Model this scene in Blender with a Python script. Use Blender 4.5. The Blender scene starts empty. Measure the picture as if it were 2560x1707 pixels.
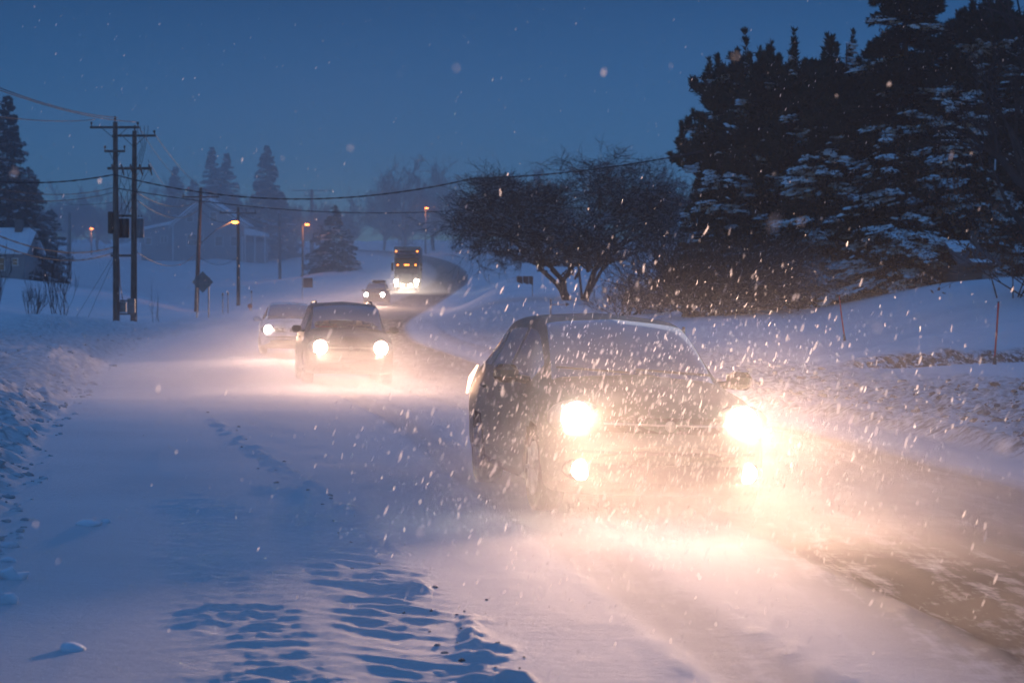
import bpy, math, random
import numpy as np
from mathutils import Vector, Matrix
C = bpy.context.scene
COL = C.collection
R = math.radians
random.seed(11)
RNG = np.random.default_rng(5)

# ------------------------------------------------------------------ camera, sky, exposure
F = 4978.0          # focal length in photo pixels (70 mm on a 36 mm sensor, 2560 px)
YH = 780.0          # horizon row
EYE = 1.5
cam = bpy.data.cameras.new('camera')
cam.lens = 70; cam.sensor_width = 36; cam.clip_start = 0.1; cam.clip_end = 3000
cam.dof.use_dof = True; cam.dof.focus_distance = 17.0; cam.dof.aperture_fstop = 4.5
camo = bpy.data.objects.new('camera', cam); COL.objects.link(camo)
camo.location = (0, 0, EYE); camo.rotation_euler = (R(90 - 0.846), 0, 0)
C.camera = camo
C.view_settings.view_transform = 'Standard'; C.view_settings.look = 'None'
C.view_settings.gamma = 1; C.view_settings.exposure = 1.42
C.cycles.volume_bounces = 1; C.cycles.max_bounces = 5; C.cycles.diffuse_bounces = 2
C.cycles.transparent_max_bounces = 7; C.cycles.volume_max_steps = 160
C.cycles.sample_clamp_indirect = 2.0; C.cycles.sample_clamp_direct = 0
C.cycles.use_denoising = True
SUN_EL, SUN_ROT = R(4.0), R(200)
w = bpy.data.worlds.new('World'); C.world = w; w.use_nodes = True
nt = w.node_tree; nt.nodes.clear()
sky = nt.nodes.new('ShaderNodeTexSky'); sky.sky_type = 'NISHITA'; sky.sun_disc = False
sky.sun_elevation = SUN_EL; sky.sun_rotation = SUN_ROT; sky.dust_density = 0.4; sky.ozone_density = 3.0
mul = nt.nodes.new('ShaderNodeMix'); mul.data_type = 'RGBA'; mul.blend_type = 'MULTIPLY'; mul.inputs[0].default_value = 1
# thick cloud at dusk: paler near the skyline, vignette painted above, overhead brightened to light the snow
tc = nt.nodes.new('ShaderNodeTexCoord'); sp = nt.nodes.new('ShaderNodeSeparateXYZ'); rp = nt.nodes.new('ShaderNodeValToRGB')
nt.links.new(tc.outputs['Generated'], sp.inputs[0]); nt.links.new(sp.outputs[2], rp.inputs[0])
rp.color_ramp.elements[0].position = 0.0; rp.color_ramp.elements[0].color = (0.25, 0.42, 0.76, 1)
rp.color_ramp.elements[1].position = 0.17; rp.color_ramp.elements[1].color = (0.0, 0.085, 0.195, 1)
e = rp.color_ramp.elements.new(0.07); e.color = (0.055, 0.20, 0.45, 1)
e = rp.color_ramp.elements.new(0.55); e.color = (0.66, 1.02, 1.38, 1)
bg = nt.nodes.new('ShaderNodeBackground'); bg.inputs[1].default_value = SKY_STRENGTH = 0.10
wo = nt.nodes.new('ShaderNodeOutputWorld')
nt.links.new(sky.outputs[0], mul.inputs[6]); nt.links.new(rp.outputs[0], mul.inputs[7])
nt.links.new(mul.outputs[2], bg.inputs[0]); nt.links.new(bg.outputs[0], wo.inputs[0])
sl = bpy.data.lights.new('sun', 'SUN'); sl.energy = 0.03; sl.angle = R(25); sl.color = (1, 0.93, 0.88)
so = bpy.data.objects.new('sun', sl); COL.objects.link(so)
so.rotation_euler = (R(62), 0, R(180) - SUN_ROT + R(180))

# ------------------------------------------------------------------ helpers
def X(px, d): return (px - 1280) / F * d
def Z(py, d): return EYE - (py - YH) / F * d
def P(px, py, d): return Vector((X(px, d), d, Z(py, d)))

def tag(o, label=None, cat=None, group=None, kind=None):
    if label: o['label'] = label
    if cat: o['category'] = cat
    if group: o['group'] = group
    if kind: o['kind'] = kind
    return o

def empty(name, loc=(0, 0, 0), rz=0):
    o = bpy.data.objects.new(name, None); COL.objects.link(o)
    o.location = loc; o.rotation_euler = (0, 0, rz); o.empty_display_size = 0.2
    return o

def mesh_np(name, v, f, mats, parent=None, mi=None, smooth=False):
    """one mesh object from numpy arrays; f is (N,3) or (N,4)"""
    v = np.asarray(v, dtype=np.float32); f = np.asarray(f, dtype=np.int32)
    me = bpy.data.meshes.new(name)
    k = f.shape[1]
    me.vertices.add(len(v)); me.vertices.foreach_set('co', v.ravel())
    me.loops.add(f.size); me.loops.foreach_set('vertex_index', f.ravel())
    me.polygons.add(len(f))
    me.polygons.foreach_set('loop_start', np.arange(0, f.size, k, dtype=np.int32))
    me.polygons.foreach_set('loop_total', np.full(len(f), k, dtype=np.int32))
    for m in (mats if isinstance(mats, (list, tuple)) else [mats]): me.materials.append(m)
    if mi is not None: me.polygons.foreach_set('material_index', np.asarray(mi, dtype=np.int32))
    me.polygons.foreach_set('use_smooth', np.full(len(f), smooth))
    me.update(calc_edges=True)
    o = bpy.data.objects.new(name, me); COL.objects.link(o)
    if parent: o.parent = parent
    return o

class MB:
    """collects shapes, links them as ONE mesh object"""
    def __init__(s): s.v = []; s.f = []; s.m = []; s.n = 0; s.sm = []
    def add(s, vs, fs, mi=0, sm=False):
        s.v += [tuple(p) for p in vs]; s.f += [tuple(i + s.n for i in q) for q in fs]
        s.m += [mi] * len(fs); s.sm += [sm] * len(fs); s.n = len(s.v); return s
    def box(s, c, d, rz=0, mi=0, rx=0, bev=0.0):
        M = Matrix.Translation(c) @ Matrix.Rotation(rz, 4, 'Z') @ Matrix.Rotation(rx, 4, 'X')
        hx, hy, hz = d[0] / 2, d[1] / 2, d[2] / 2
        if bev <= 0:
            vs = [M @ Vector((sx * hx, sy * hy, sz * hz)) for sx in (-1, 1) for sy in (-1, 1) for sz in (-1, 1)]
            return s.add(vs, [(0, 1, 3, 2), (4, 6, 7, 5), (0, 4, 5, 1), (2, 3, 7, 6), (0, 2, 6, 4), (1, 5, 7, 3)], mi)
        b = min(bev, hx * .9, hy * .9, hz * .9)
        ring = [(hx - b, hy), (hx, hy - b), (hx, -hy + b), (hx - b, -hy), (-hx + b, -hy), (-hx, -hy + b), (-hx, hy - b), (-hx + b, hy)]
        sc = [(-hz, 1), (-hz + b, 0), (hz - b, 0), (hz, 1)]
        vs = []
        for z, inn in sc:
            for x, y in ring:
                k = b if inn else 0
                vs.append(M @ Vector((x - k * (1 if x > 0 else -1), y - k * (1 if y > 0 else -1), z)))
        fs = []
        for i in range(3):
            for j in range(8):
                fs.append((i * 8 + j, i * 8 + (j + 1) % 8, (i + 1) * 8 + (j + 1) % 8, (i + 1) * 8 + j))
        fs += [tuple(range(8)), tuple(range(31, 23, -1))]
        return s.add(vs, fs, mi)
    def tube(s, pts, r, n=8, mi=0, cap=True):
        pts = [Vector(p) for p in pts]
        rs = r if isinstance(r, (list, tuple)) else [r] * len(pts)
        vs = []
        for i, p in enumerate(pts):
            t = (pts[min(i + 1, len(pts) - 1)] - pts[max(i - 1, 0)]).normalized()
            a = Vector((0, 0, 1)) if abs(t.z) < .9 else Vector((1, 0, 0))
            u = t.cross(a).normalized(); w_ = t.cross(u)
            for k in range(n):
                q = 2 * math.pi * k / n
                vs.append(p + (u * math.cos(q) + w_ * math.sin(q)) * rs[i])
        fs = [(i * n + k, i * n + (k + 1) % n, (i + 1) * n + (k + 1) % n, (i + 1) * n + k) for i in range(len(pts) - 1) for k in range(n)]
        if cap: fs += [tuple(range(n))[::-1], tuple(range((len(pts) - 1) * n, len(pts) * n))]
        return s.add(vs, fs, mi, True)
    def cyl(s, a, b, r, n=12, mi=0): return s.tube([a, b], r, n, mi)
    def ball(s, c, r, n=10, mi=0, sc=(1, 1, 1)):
        vs = []; fs = []
        for i in range(n // 2 + 1):
            th = math.pi * i / (n // 2)
            for k in range(n):
                ph = 2 * math.pi * k / n
                vs.append((c[0] + r * sc[0] * math.sin(th) * math.cos(ph), c[1] + r * sc[1] * math.sin(th) * math.sin(ph), c[2] + r * sc[2] * math.cos(th)))
        for i in range(n // 2):
            for k in range(n): fs.append((i * n + k, i * n + (k + 1) % n, (i + 1) * n + (k + 1) % n, (i + 1) * n + k))
        return s.add(vs, fs, mi, True)
    def poly(s, pts, thick, axis=(0, 1, 0), mi=0):
        a = Vector(axis) * thick; n = len(pts); vs = [Vector(p) for p in pts] + [Vector(p) + a for p in pts]
        fs = [tuple(range(n)), tuple(range(2 * n - 1, n - 1, -1))] + [(i, (i + 1) % n, n + (i + 1) % n, n + i) for i in range(n)]
        return s.add(vs, fs, mi)
    def build(s, name, mats, parent=None):
        me = bpy.data.meshes.new(name); me.from_pydata(s.v, [], s.f)
        for m in (mats if isinstance(mats, (list, tuple)) else [mats]): me.materials.append(m)
        me.polygons.foreach_set('material_index', s.m); me.polygons.foreach_set('use_smooth', s.sm); me.update()
        o = bpy.data.objects.new(name, me); COL.objects.link(o)
        if parent: o.parent = parent
        return o

def copy_tree(o, parent=None):
    c = o.copy(); COL.objects.link(c)
    if parent: c.parent = parent; c.matrix_parent_inverse = o.matrix_parent_inverse.copy()
    for ch in list(o.children): copy_tree(ch, c)
    return c

# ------------------------------------------------------------------ materials
def mat(name, col, rough=0.7, metal=0.0, noise=None, nscale=5.0, bump=0.0, bscale=20.0, spec=0.5, stretch=(1, 1, 1)):
    m = bpy.data.materials.new(name); m.use_nodes = True; nt = m.node_tree
    b = nt.nodes['Principled BSDF']; b.inputs['Roughness'].default_value = rough; b.inputs['Metallic'].default_value = metal
    b.inputs['Specular IOR Level'].default_value = spec
    tc = nt.nodes.new('ShaderNodeTexCoord'); mp = nt.nodes.new('ShaderNodeMapping'); mp.inputs['Scale'].default_value = stretch
    nt.links.new(tc.outputs['Object'], mp.inputs[0])
    n = nt.nodes.new('ShaderNodeTexNoise'); n.inputs['Scale'].default_value = nscale; n.inputs['Detail'].default_value = 5
    nt.links.new(mp.outputs[0], n.inputs[0])
    r = nt.nodes.new('ShaderNodeValToRGB'); nt.links.new(n.outputs[0], r.inputs[0])
    r.color_ramp.elements[0].position = .35; r.color_ramp.elements[1].position = .65
    c2 = noise if noise else tuple(c * .75 for c in col)
    r.color_ramp.elements[0].color = (*col, 1); r.color_ramp.elements[1].color = (*c2, 1)
    nt.links.new(r.outputs[0], b.inputs['Base Color'])
    if bump:
        n2 = nt.nodes.new('ShaderNodeTexNoise'); n2.inputs['Scale'].default_value = bscale; n2.inputs['Detail'].default_value = 6
        nt.links.new(mp.outputs[0], n2.inputs[0])
        bp = nt.nodes.new('ShaderNodeBump'); bp.inputs['Strength'].default_value = bump; bp.inputs['Distance'].default_value = .05
        nt.links.new(n2.outputs[0], bp.inputs['Height']); nt.links.new(bp.outputs[0], b.inputs['Normal'])
    return m

def emit(name, col, s, sample=False):
    m = bpy.data.materials.new(name); m.use_nodes = True; nt = m.node_tree; nt.nodes.clear()
    e = nt.nodes.new('ShaderNodeEmission'); e.inputs[0].default_value = (*col, 1); e.inputs[1].default_value = s
    o = nt.nodes.new('ShaderNodeOutputMaterial'); nt.links.new(e.outputs[0], o.inputs[0])
    m.cycles.emission_sampling = 'AUTO' if sample else 'NONE'
    return m

def glassy(name, col, alpha):
    m = bpy.data.materials.new(name); m.use_nodes = True; nt = m.node_tree; nt.nodes.clear()
    g = nt.nodes.new('ShaderNodeBsdfGlossy'); g.inputs['Roughness'].default_value = .08; g.inputs[0].default_value = (.45, .45, .45, 1)
    t = nt.nodes.new('ShaderNodeBsdfTransparent'); t.inputs[0].default_value = (*col, 1)
    lw = nt.nodes.new('ShaderNodeFresnel'); lw.inputs[0].default_value = 1.5
    mx = nt.nodes.new('ShaderNodeMixShader'); nt.links.new(lw.outputs[0], mx.inputs[0])
    nt.links.new(t.outputs[0], mx.inputs[1]); nt.links.new(g.outputs[0], mx.inputs[2])
    # thin film of frost and spray on the pane
    d = nt.nodes.new('ShaderNodeBsdfDiffuse'); d.inputs[0].default_value = (.5, .52, .52, 1)
    n = nt.nodes.new('ShaderNodeTexNoise'); n.inputs['Scale'].default_value = 6; n.inputs['Detail'].default_value = 6
    mr = nt.nodes.new('ShaderNodeMapRange'); mr.inputs[1].default_value = .35; mr.inputs[2].default_value = .75
    mr.inputs[3].default_value = alpha * .4; mr.inputs[4].default_value = alpha * 1.6
    nt.links.new(n.outputs[0], mr.inputs[0])
    m2 = nt.nodes.new('ShaderNodeMixShader'); nt.links.new(mr.outputs[0], m2.inputs[0])
    nt.links.new(mx.outputs[0], m2.inputs[1]); nt.links.new(d.outputs[0], m2.inputs[2])
    o = nt.nodes.new('ShaderNodeOutputMaterial'); nt.links.new(m2.outputs[0], o.inputs[0])
    return m

M = {}
M['wood'] = mat('pole_wood', (.06, .045, .035), .9, noise=(.14, .12, .11), nscale=3, bump=.3, stretch=(3, 3, .5))
M['black'] = mat('black_metal', (.012, .012, .014), .5)
M['steel'] = mat('galvanised_steel', (.22, .23, .24), .55, .4)
M['greybox'] = mat('grey_enamel', (.16, .17, .18), .5)
M['wire'] = mat('wire_jacket', (.01, .01, .012), .6)
M['ceramic'] = mat('insulator_ceramic', (.08, .05, .04), .3)
M['bark'] = mat('dark_bark', (.020, .018, .018), .9, noise=(.05, .047, .048), nscale=2)
M['twig'] = mat('twigs', (.014, .014, .016), .9, noise=(.028, .028, .032), nscale=1.5)
M['needle'] = mat('needles', (.007, .018, .014), .9, noise=(.015, .034, .026), nscale=.8, spec=.1)
M['needle2'] = mat('pine_needles', (.010, .024, .018), .9, noise=(.020, .042, .032), nscale=.8, spec=.1)
M['snowcap'] = mat('lying_snow', (.82, .84, .88), .9, noise=(.7, .74, .8), nscale=6, spec=.1, bump=.2)
M['clod'] = mat('dirty_snow_clod', (.72, .72, .76), .95, noise=(.42, .41, .42), nscale=9, spec=.1, bump=.5)
M['dirtclod'] = mat('dirty_clod', (.40, .38, .38), .95, noise=(.08, .06, .05), nscale=5, spec=.1, bump=.5)
M['darkclod'] = mat('grit', (.14, .12, .11), .95, noise=(.45, .43, .43), nscale=12, spec=.1, bump=.5)
M['siding'] = mat('pale_siding', (.24, .24, .25), .8, noise=(.20, .20, .21), nscale=1, stretch=(.3, .3, 12))
M['trim'] = mat('white_trim', (.75, .75, .76), .6)
M['pane'] = mat('window_glass', (.03, .035, .045), .15)
M['shingle'] = mat('roof_shingle', (.05, .05, .055), .9, noise=(.09, .09, .095), nscale=8)
M['darkwall'] = mat('dark_wall', (.10, .09, .085), .8, stretch=(.5, .5, 10), nscale=2)
M['red'] = mat('red_fibreglass', (1.0, .03, .03), .6, noise=(.95, .03, .03))
M['redsnow'] = mat('red_plastic', (.5, .05, .04), .5)
M['sign'] = mat('sign_back_metal', (.20, .20, .21), .6, .3, noise=(.26, .26, .27), nscale=3)
M['signdark'] = mat('sign_board', (.10, .07, .07), .7, noise=(.14, .10, .1), nscale=2)
M['tyre'] = mat('tyre_rubber', (.012, .012, .012), .9, bump=.3)
M['rim'] = mat('rim_alloy', (.32, .33, .34), .4, .8)
M['grille'] = mat('grille_black', (.012, .012, .012), .6)
M['plate'] = mat('plate_white', (.6, .6, .62), .5)
M['glass'] = glassy('windscreen_glass', (.74, .78, .76), .035)
M['glassdark'] = glassy('tinted_glass', (.30, .33, .32), .18)
M['head'] = emit('headlight_glow', (1.0, .80, .55), 60)
M['headfar'] = emit('far_headlight_glow', (1.0, .84, .66), 45)
M['fog'] = emit('fog_lamp_glow', (1.0, .80, .52), 30)
M['amber'] = emit('amber_marker', (1.0, .22, .03), 3.2)
M['sodium'] = emit('sodium_lamp', (1.0, .20, .03), 7)
M['redcoat'] = mat('red_coat', (.35, .03, .03), .9)
M['skin'] = mat('skin', (.45, .28, .2), .6)
M['hair'] = mat('hair', (.03, .02, .015), .8)
M['seatcloth'] = mat('seat_cloth', (.03, .03, .032), .9)
M['rustleaf'] = mat('rust_leaves', (.12, .04, .02), .9, noise=(.18, .07, .03))

def snow_material(name, road):
    m = bpy.data.materials.new(name); m.use_nodes = True; nt = m.node_tree; L = nt.links
    b = nt.nodes['Principled BSDF']; b.inputs['Roughness'].default_value = .85
    b.inputs['Specular IOR Level'].default_value = .12
    tc = nt.nodes.new('ShaderNodeTexCoord')
    def noise(scale, det=6, stretch=(1, 1, 1), rot=0, rough=.55):
        mp = nt.nodes.new('ShaderNodeMapping'); mp.inputs['Scale'].default_value = stretch; mp.inputs['Rotation'].default_value = (0, 0, rot)
        L.new(tc.outputs['Object'], mp.inputs[0])
        n = nt.nodes.new('ShaderNodeTexNoise'); n.inputs['Scale'].default_value = scale; n.inputs['Detail'].default_value = det
        n.inputs['Roughness'].default_value = rough
        L.new(mp.outputs[0], n.inputs[0]); return n
    def rng(src, a, b_, c, d):
        r = nt.nodes.new('ShaderNodeMapRange'); L.new(src, r.inputs[0])
        for i, q in enumerate((a, b_, c, d)): r.inputs[i + 1].default_value = q
        return r.outputs[0]
    def mixc(fac, c1, c2):
        x = nt.nodes.new('ShaderNodeMix'); x.data_type = 'RGBA'; L.new(fac, x.inputs[0])
        for k, c in ((6, c1), (7, c2)):
            if isinstance(c, tuple): x.inputs[k].default_value = (*c, 1)
            else: L.new(c, x.inputs[k])
        return x.outputs[2]
    def math_(op, a, c):
        x = nt.nodes.new('ShaderNodeMath'); x.operation = op; x.use_clamp = (op != 'SUBTRACT')
        for k, q in ((0, a), (1, c)):
            if isinstance(q, (int, float)): x.inputs[k].default_value = q
            else: L.new(q, x.inputs[k])
        return x.outputs[0]
    big = noise(.5, 4)
    col = mixc(rng(big.outputs[0], .3, .7, 0, 1), (.80, .82, .86), (.72, .74, .78))
    # 'bare' : how much the asphalt or dirt shows, plus the darkened cut face of the drive, worked out on the mesh
    at = nt.nodes.new('ShaderNodeAttribute'); at.attribute_name = 'bare'
    if road:
        st = noise(1.0, 9, (4.6, .5, 1), R(-9), .72)
        st2 = noise(5.0, 8, (1, 1, 1), 0, .75)
        k = math_('MULTIPLY', at.outputs['Fac'], rng(math_('ADD', math_('MULTIPLY', st.outputs[0], .62), math_('MULTIPLY', st2.outputs[0], .38)), .28, .50, 0, 1))
        col = mixc(k, col, (.060, .058, .060))
    else:
        st = noise(7.0, 6, (1, 1, 1), 0, .7)
        k = math_('MULTIPLY', at.outputs['Fac'], rng(st.outputs[0], .42, .62, 0, 1))
        col = mixc(k, col, (.06, .045, .04))
    L.new(col, b.inputs['Base Color'])
    n1 = noise(2.2, 8, (.35, 2.2, 1), R(-12), .75)
    n2 = noise(20, 7, (.7, 1.5, 1), R(-12), .8)
    b1 = nt.nodes.new('ShaderNodeBump'); b1.inputs['Strength'].default_value = .5; b1.inputs['Distance'].default_value = .06
    b2 = nt.nodes.new('ShaderNodeBump'); b2.inputs['Strength'].default_value = .8; b2.inputs['Distance'].default_value = .028
    L.new(n1.outputs[0], b1.inputs['Height']); L.new(n2.outputs[0], b2.inputs['Height'])
    L.new(b1.outputs[0], b2.inputs['Normal']); L.new(b2.outputs[0], b.inputs['Normal'])
    return m
M['road'] = snow_material('snow_swept_road', True)
M['ground'] = snow_material('deep_snow', False)

# ------------------------------------------------------------------ terrain
def smooth_interp(xs, ys):
    xs = np.array(xs, float); ys = np.array(ys, float)
    h = np.diff(xs); dl = np.diff(ys) / h; m = np.zeros(len(xs))
    m[1:-1] = np.where(dl[:-1] * dl[1:] > 0, 2 * dl[:-1] * dl[1:] / (dl[:-1] + dl[1:] + 1e-12), 0); m[0] = dl[0]; m[-1] = dl[-1]
    def f(x):
        x = np.asarray(x, float); i = np.clip(np.searchsorted(xs, x) - 1, 0, len(h) - 1)
        xc = np.clip(x, xs[0], xs[-1]); t = (xc - xs[i]) / h[i]
        r = (2*t**3-3*t**2+1)*ys[i] + (t**3-2*t**2+t)*h[i]*m[i] + (-2*t**3+3*t**2)*ys[i+1] + (t**3-t**2)*h[i]*m[i+1]
        return r + np.where(x < xs[0], (x - xs[0]) * m[0], 0) + np.where(x > xs[-1], (x - xs[-1]) * m[-1], 0)
    return f
Lf = smooth_interp([0, 12, 20, 41, 60, 83, 120, 155, 190, 230, 270, 310, 350, 400], [-1.1, -3.1, -4.7, -8.5, -11.6, -14.3, -15.6, -14.8, -13.6, -13.2, -14, -19, -31, -60])
Rf = smooth_interp([0, 12, 20, 28, 41, 60, 83, 120, 155, 190, 215, 250, 300, 350, 400], [6.6, 5.5, 4.9, 4.3, 2.1, -1.0, -3.9, -5.7, -5.9, -5.2, -4.8, -5.6, -10, -22, -48])
ZR = smooth_interp([0, 50, 60, 100, 155, 190, 230, 300, 350, 420, 600], [0, 0, .15, .7, 2.0, 3.5, 5.3, 9.3, 12.2, 15, 17])
def sstep(a, b, x):
    t = np.clip((x - a) / (b - a), 0, 1); return t * t * (3 - 2 * t)
def fall(y): return .030 * (1 - sstep(45, 90, y))
def zroad(x, y): return ZR(y) - fall(y) * np.clip(x - (Lf(y) + Rf(y)) / 2, -6, 6)

CTL = []   # (px, log d, z)
def ctl(px, py, d): CTL.append((px, d, Z(py, d)))
for q in [(2560,1000,30),(2300,960,38),(2497,912,47),(2110,852,65),(2560,885,52),(2170,928,48),(1850,868,58),(1700,822,66),
          (1900,772,80),(2300,738,72),(2500,722,66),(2700,725,66),(1850,792,75),(1550,792,85),(1420,750,116),(1300,762,100),
          (1215,722,140),(1200,690,200),(1300,662,230),(1500,657,240),(1700,655,240),(1250,642,300),(1500,632,320),(2900,720,80),
          (3100,700,60),(2600,692,120),(2350,700,110),(2500,640,300),(3100,640,300),(2100,640,300),(3000,980,30),
          (0,835,60),(155,802,90),(289,815,105),(506,800,115),(330,745,172),(480,785,172),(596,770,195),(700,693,290),(580,640,330),(350,641,330),
          (100,638,310),(-300,640,300),(30,695,200),(-400,700,200),(-300,840,60),(175,700,262),(885,638,330),(950,622,380),(770,690,240),(620,745,200),
          (780,760,150),(1500,612,450),(500,612,450),(-400,612,450),(2600,612,450),(1500,604,650),(500,604,650),(-400,604,650),(2600,604,650)]: ctl(*q)
for y in (4, 8, 12, 20, 30, 45, 60, 83, 110, 140, 170, 200, 240, 280, 330):
    for e_, of in ((float(Lf(y)), -.5), (float(Rf(y)), .5)):
        CTL.append((1280 + (e_ + of) / y * F, y, float(zroad(e_, y)) + (.08 if y > 30 else 0)))
for px in (-600, 0, 2600, 3200): CTL.append((px, 8, .1)); CTL.append((px, 3, .0))
_c = np.array(CTL); _u = np.clip(_c[:, 0], -700, 3300) / 500; _v = np.log(_c[:, 1]) * 2.2; _z = _c[:, 2] / (1 + _c[:, 1] / 100)
def _phi(r2): return .5 * r2 * np.log(r2 + 1e-9)
_n = len(_c); _A = np.zeros((_n + 3, _n + 3))
_A[:_n, :_n] = _phi((_u[:, None] - _u) ** 2 + (_v[:, None] - _v) ** 2) + np.eye(_n) * .02
_A[:_n, _n] = 1; _A[:_n, _n + 1] = _u; _A[:_n, _n + 2] = _v; _A[_n:, :_n] = _A[:_n, _n:].T
_w = np.linalg.solve(_A, np.concatenate([_z, np.zeros(3)]))
def tps(x, y):
    yy = np.clip(y, 3, 650); u = np.clip(1280 + x / yy * F, -700, 3300) / 500; v = np.log(yy) * 2.2
    out = _w[_n] + _w[_n + 1] * u + _w[_n + 2] * v
    for i in range(_n): out = out + _w[i] * _phi((u - _u[i]) ** 2 + (v - _v[i]) ** 2)
    return out * (1 + yy / 100)
_lat = RNG.random((512, 512))
def vnoise(x, y):
    xi = np.floor(x).astype(int); yi = np.floor(y).astype(int); fx = x - xi; fy = y - yi
    fx = fx * fx * (3 - 2 * fx); fy = fy * fy * (3 - 2 * fy)
    a = _lat[xi & 511, yi & 511]; b = _lat[(xi + 1) & 511, yi & 511]; c = _lat[xi & 511, (yi + 1) & 511]; d = _lat[(xi + 1) & 511, (yi + 1) & 511]
    return (a * (1 - fx) + b * fx) * (1 - fy) + (c * (1 - fx) + d * fx) * fy - .5
def fbm(x, y, o=4):
    s = 0; a = 1
    for k in range(o): s = s + a * vnoise(x * 2 ** k + 17.3 * k, y * 2 ** k + 9.1 * k); a *= .5
    return s

def height(x, y, detail=True):
    x = np.asarray(x, float); y = np.asarray(y, float)
    l, r = Lf(y), Rf(y)
    out = np.maximum(l - x, x - r)               # distance outside the road, >0 off road
    zr = zroad(np.clip(x, l - 1, r + 1), y)
    k = sstep(.0, 2.5 + y * .02, out)
    z = zr * (1 - k) + tps(x, y) * k
    if not detail: return z
    ql = l - x; qr = x - r
    near = 1 - sstep(60, 150, y)
    # ploughed bank on the left
    z = z + near * sstep(0, 1.3, ql) * (1 - sstep(3.0, 9, ql)) * (.34 + .25 * fbm(x * .5, y * .35, 2)) * sstep(4, 10, y)
    rough = near * sstep(0, .25, ql) * (1 - sstep(3.5, 6.5, ql))
    roughr = near * sstep(.9, 1.4, qr) * (1 - sstep(5, 8.5, qr)) * (1 - .6 * sstep(45, 60, y))
    rr = np.maximum(rough, roughr)
    cl = np.abs(fbm(x * 2.6, y * 1.7, 3))
    z = z + rr * (.11 * fbm(x * 1.3, y * 1.0, 4) + .22 * cl ** 1.3)
    z = z + roughr * .12
    # little windrow at the right road edge
    z = z + near * .05 * np.exp(-((qr - 1.15) / .18) ** 2) * (1 + 2 * fbm(x, y, 2))
    off = sstep(.5, 4, out)
    z = z + off * (.10 + y * .0015) * fbm(x * .13, y * .13, 3)
    # trench of the drive between the right hand drifts
    tx, ty = x, y
    line = 47.5 + (tx - 8.6) * .55
    g = np.exp(-((ty - line) / .7) ** 2) * sstep(7.5, 9.0, tx) * (1 - sstep(26, 30, tx))
    z = z - g * .10 + .40 * sstep(-.10, .22, ty - line) * (1 - sstep(2.5, 12, ty - line)) * sstep(7.2, 9.0, tx) * (1 - sstep(24, 30, tx)) * (.8 + .5 * vnoise(tx * 1.5, ty)) + np.exp(-((ty - line - 2.6) / 1.6) ** 2) * sstep(8.5, 10.0, tx) * (1 - sstep(26, 30, tx)) * .20
    # wheel ruts and wind crust on the road
    on = 1 - sstep(-.2, .2, out)
    z = z + on * .006 * fbm(x * .9 + y * .16, y * .25, 4)
    # the two lugged tracks of a machine beside the lane
    xb = np.where(y < 14, -.42 - .185 * (y - 8.6), -1.42 - .235 * (y - 14))
    for off_, wd, am, ph, c0, c1 in ((0, .27, .027, 0, 10.5, 19.0), (-.72, .30, .017, 1.4, 10.0, 18.0)):
        lat = (x - xb - off_) / wd
        env = np.exp(-np.abs(lat) ** 2.6) * (1 - sstep(c0, c1, y)) * (.45 + .9 * np.clip(.5 + 1.6 * vnoise(x * 1.1 + 5 + off_ * 9, y * 1.2), 0, 1.2))
        sl = y + .16 * lat * (1 if off_ == 0 else -1) + .15 * fbm(x * 1.8, y * .8, 2) + .02 * vnoise(x * 9, y * 6)
        wv = (sl / (.25 if off_ == 0 else .21) + ph) % 1.0
        row = np.floor(sl / (.25 if off_ == 0 else .21) + ph)
        saw = np.where(wv < .64, .5 - .5 * np.cos(math.pi * wv / .64), .5 + .5 * np.cos(math.pi * (wv - .64) / .36))
        broken = np.clip(.75 + 1.5 * vnoise(row * 3.7 + 11, lat * 1.3 + row * .61), .15, 1.5)
        z = z + env * am * (saw ** 1.8 * broken - .25) + env * .022 * fbm(x * 7, y * 6, 3)
        rid = np.exp(-((lat - 1.1) / .45) ** 2) * (1 - sstep(20, 34, y)) * (off_ == 0)
        z = z + rid * (.002 + .085 * np.clip(fbm(x * 6, y * 3.2, 3), 0, 1) ** 1.3)
    # the grooves the cars have pressed into the lane
    for gx in (-.78, .78):
        gl = x - (l + r) / 2 - .1 - gx - .06 * vnoise(y * .3, y * 0 + 3)
        z = z - on * near * (.022 + .03 * vnoise(x * 2, y * .8)) * np.exp(-(gl / .20) ** 4) + on * near * .020 * np.exp(-((np.abs(gl) - .30) / .09) ** 2) * np.clip(.5 + 2 * fbm(x * 3, y * 1.3, 3), 0, 1.6)
    # second faint rut toward the lane centre
    z = z + on * near * .022 * np.exp(-((x - xb - .9 - .05 * fbm(x, y * .3, 2)) / .3) ** 2) * fbm(x * 3, y * 1.2, 3)
    return z
def hz(x, y): return float(height(np.array([x]), np.array([y]))[0])

inv = np.linspace(1 / 6.0, 1 / 420.0, 720)
ys = np.concatenate([[-60, -30, -15, -6, -2, 0, 1, 2, 3, 4, 4.8, 5.4], 1 / inv])
extra = [ys[-1] * 1.04 ** i for i in range(1, 14)]
ys = np.sort(np.concatenate([ys, extra, np.arange(40, 420, 1.6)]))
us = np.concatenate([-np.geomspace(40, .34, 30), np.linspace(-.33, .33, 860), np.geomspace(.34, 40, 30)])
YY, UU = np.meshgrid(ys, us, indexing='ij')
XX = np.clip(UU * np.sqrt(np.clip(YY, 0, None) ** 2 + 25), -420, 420)
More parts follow.
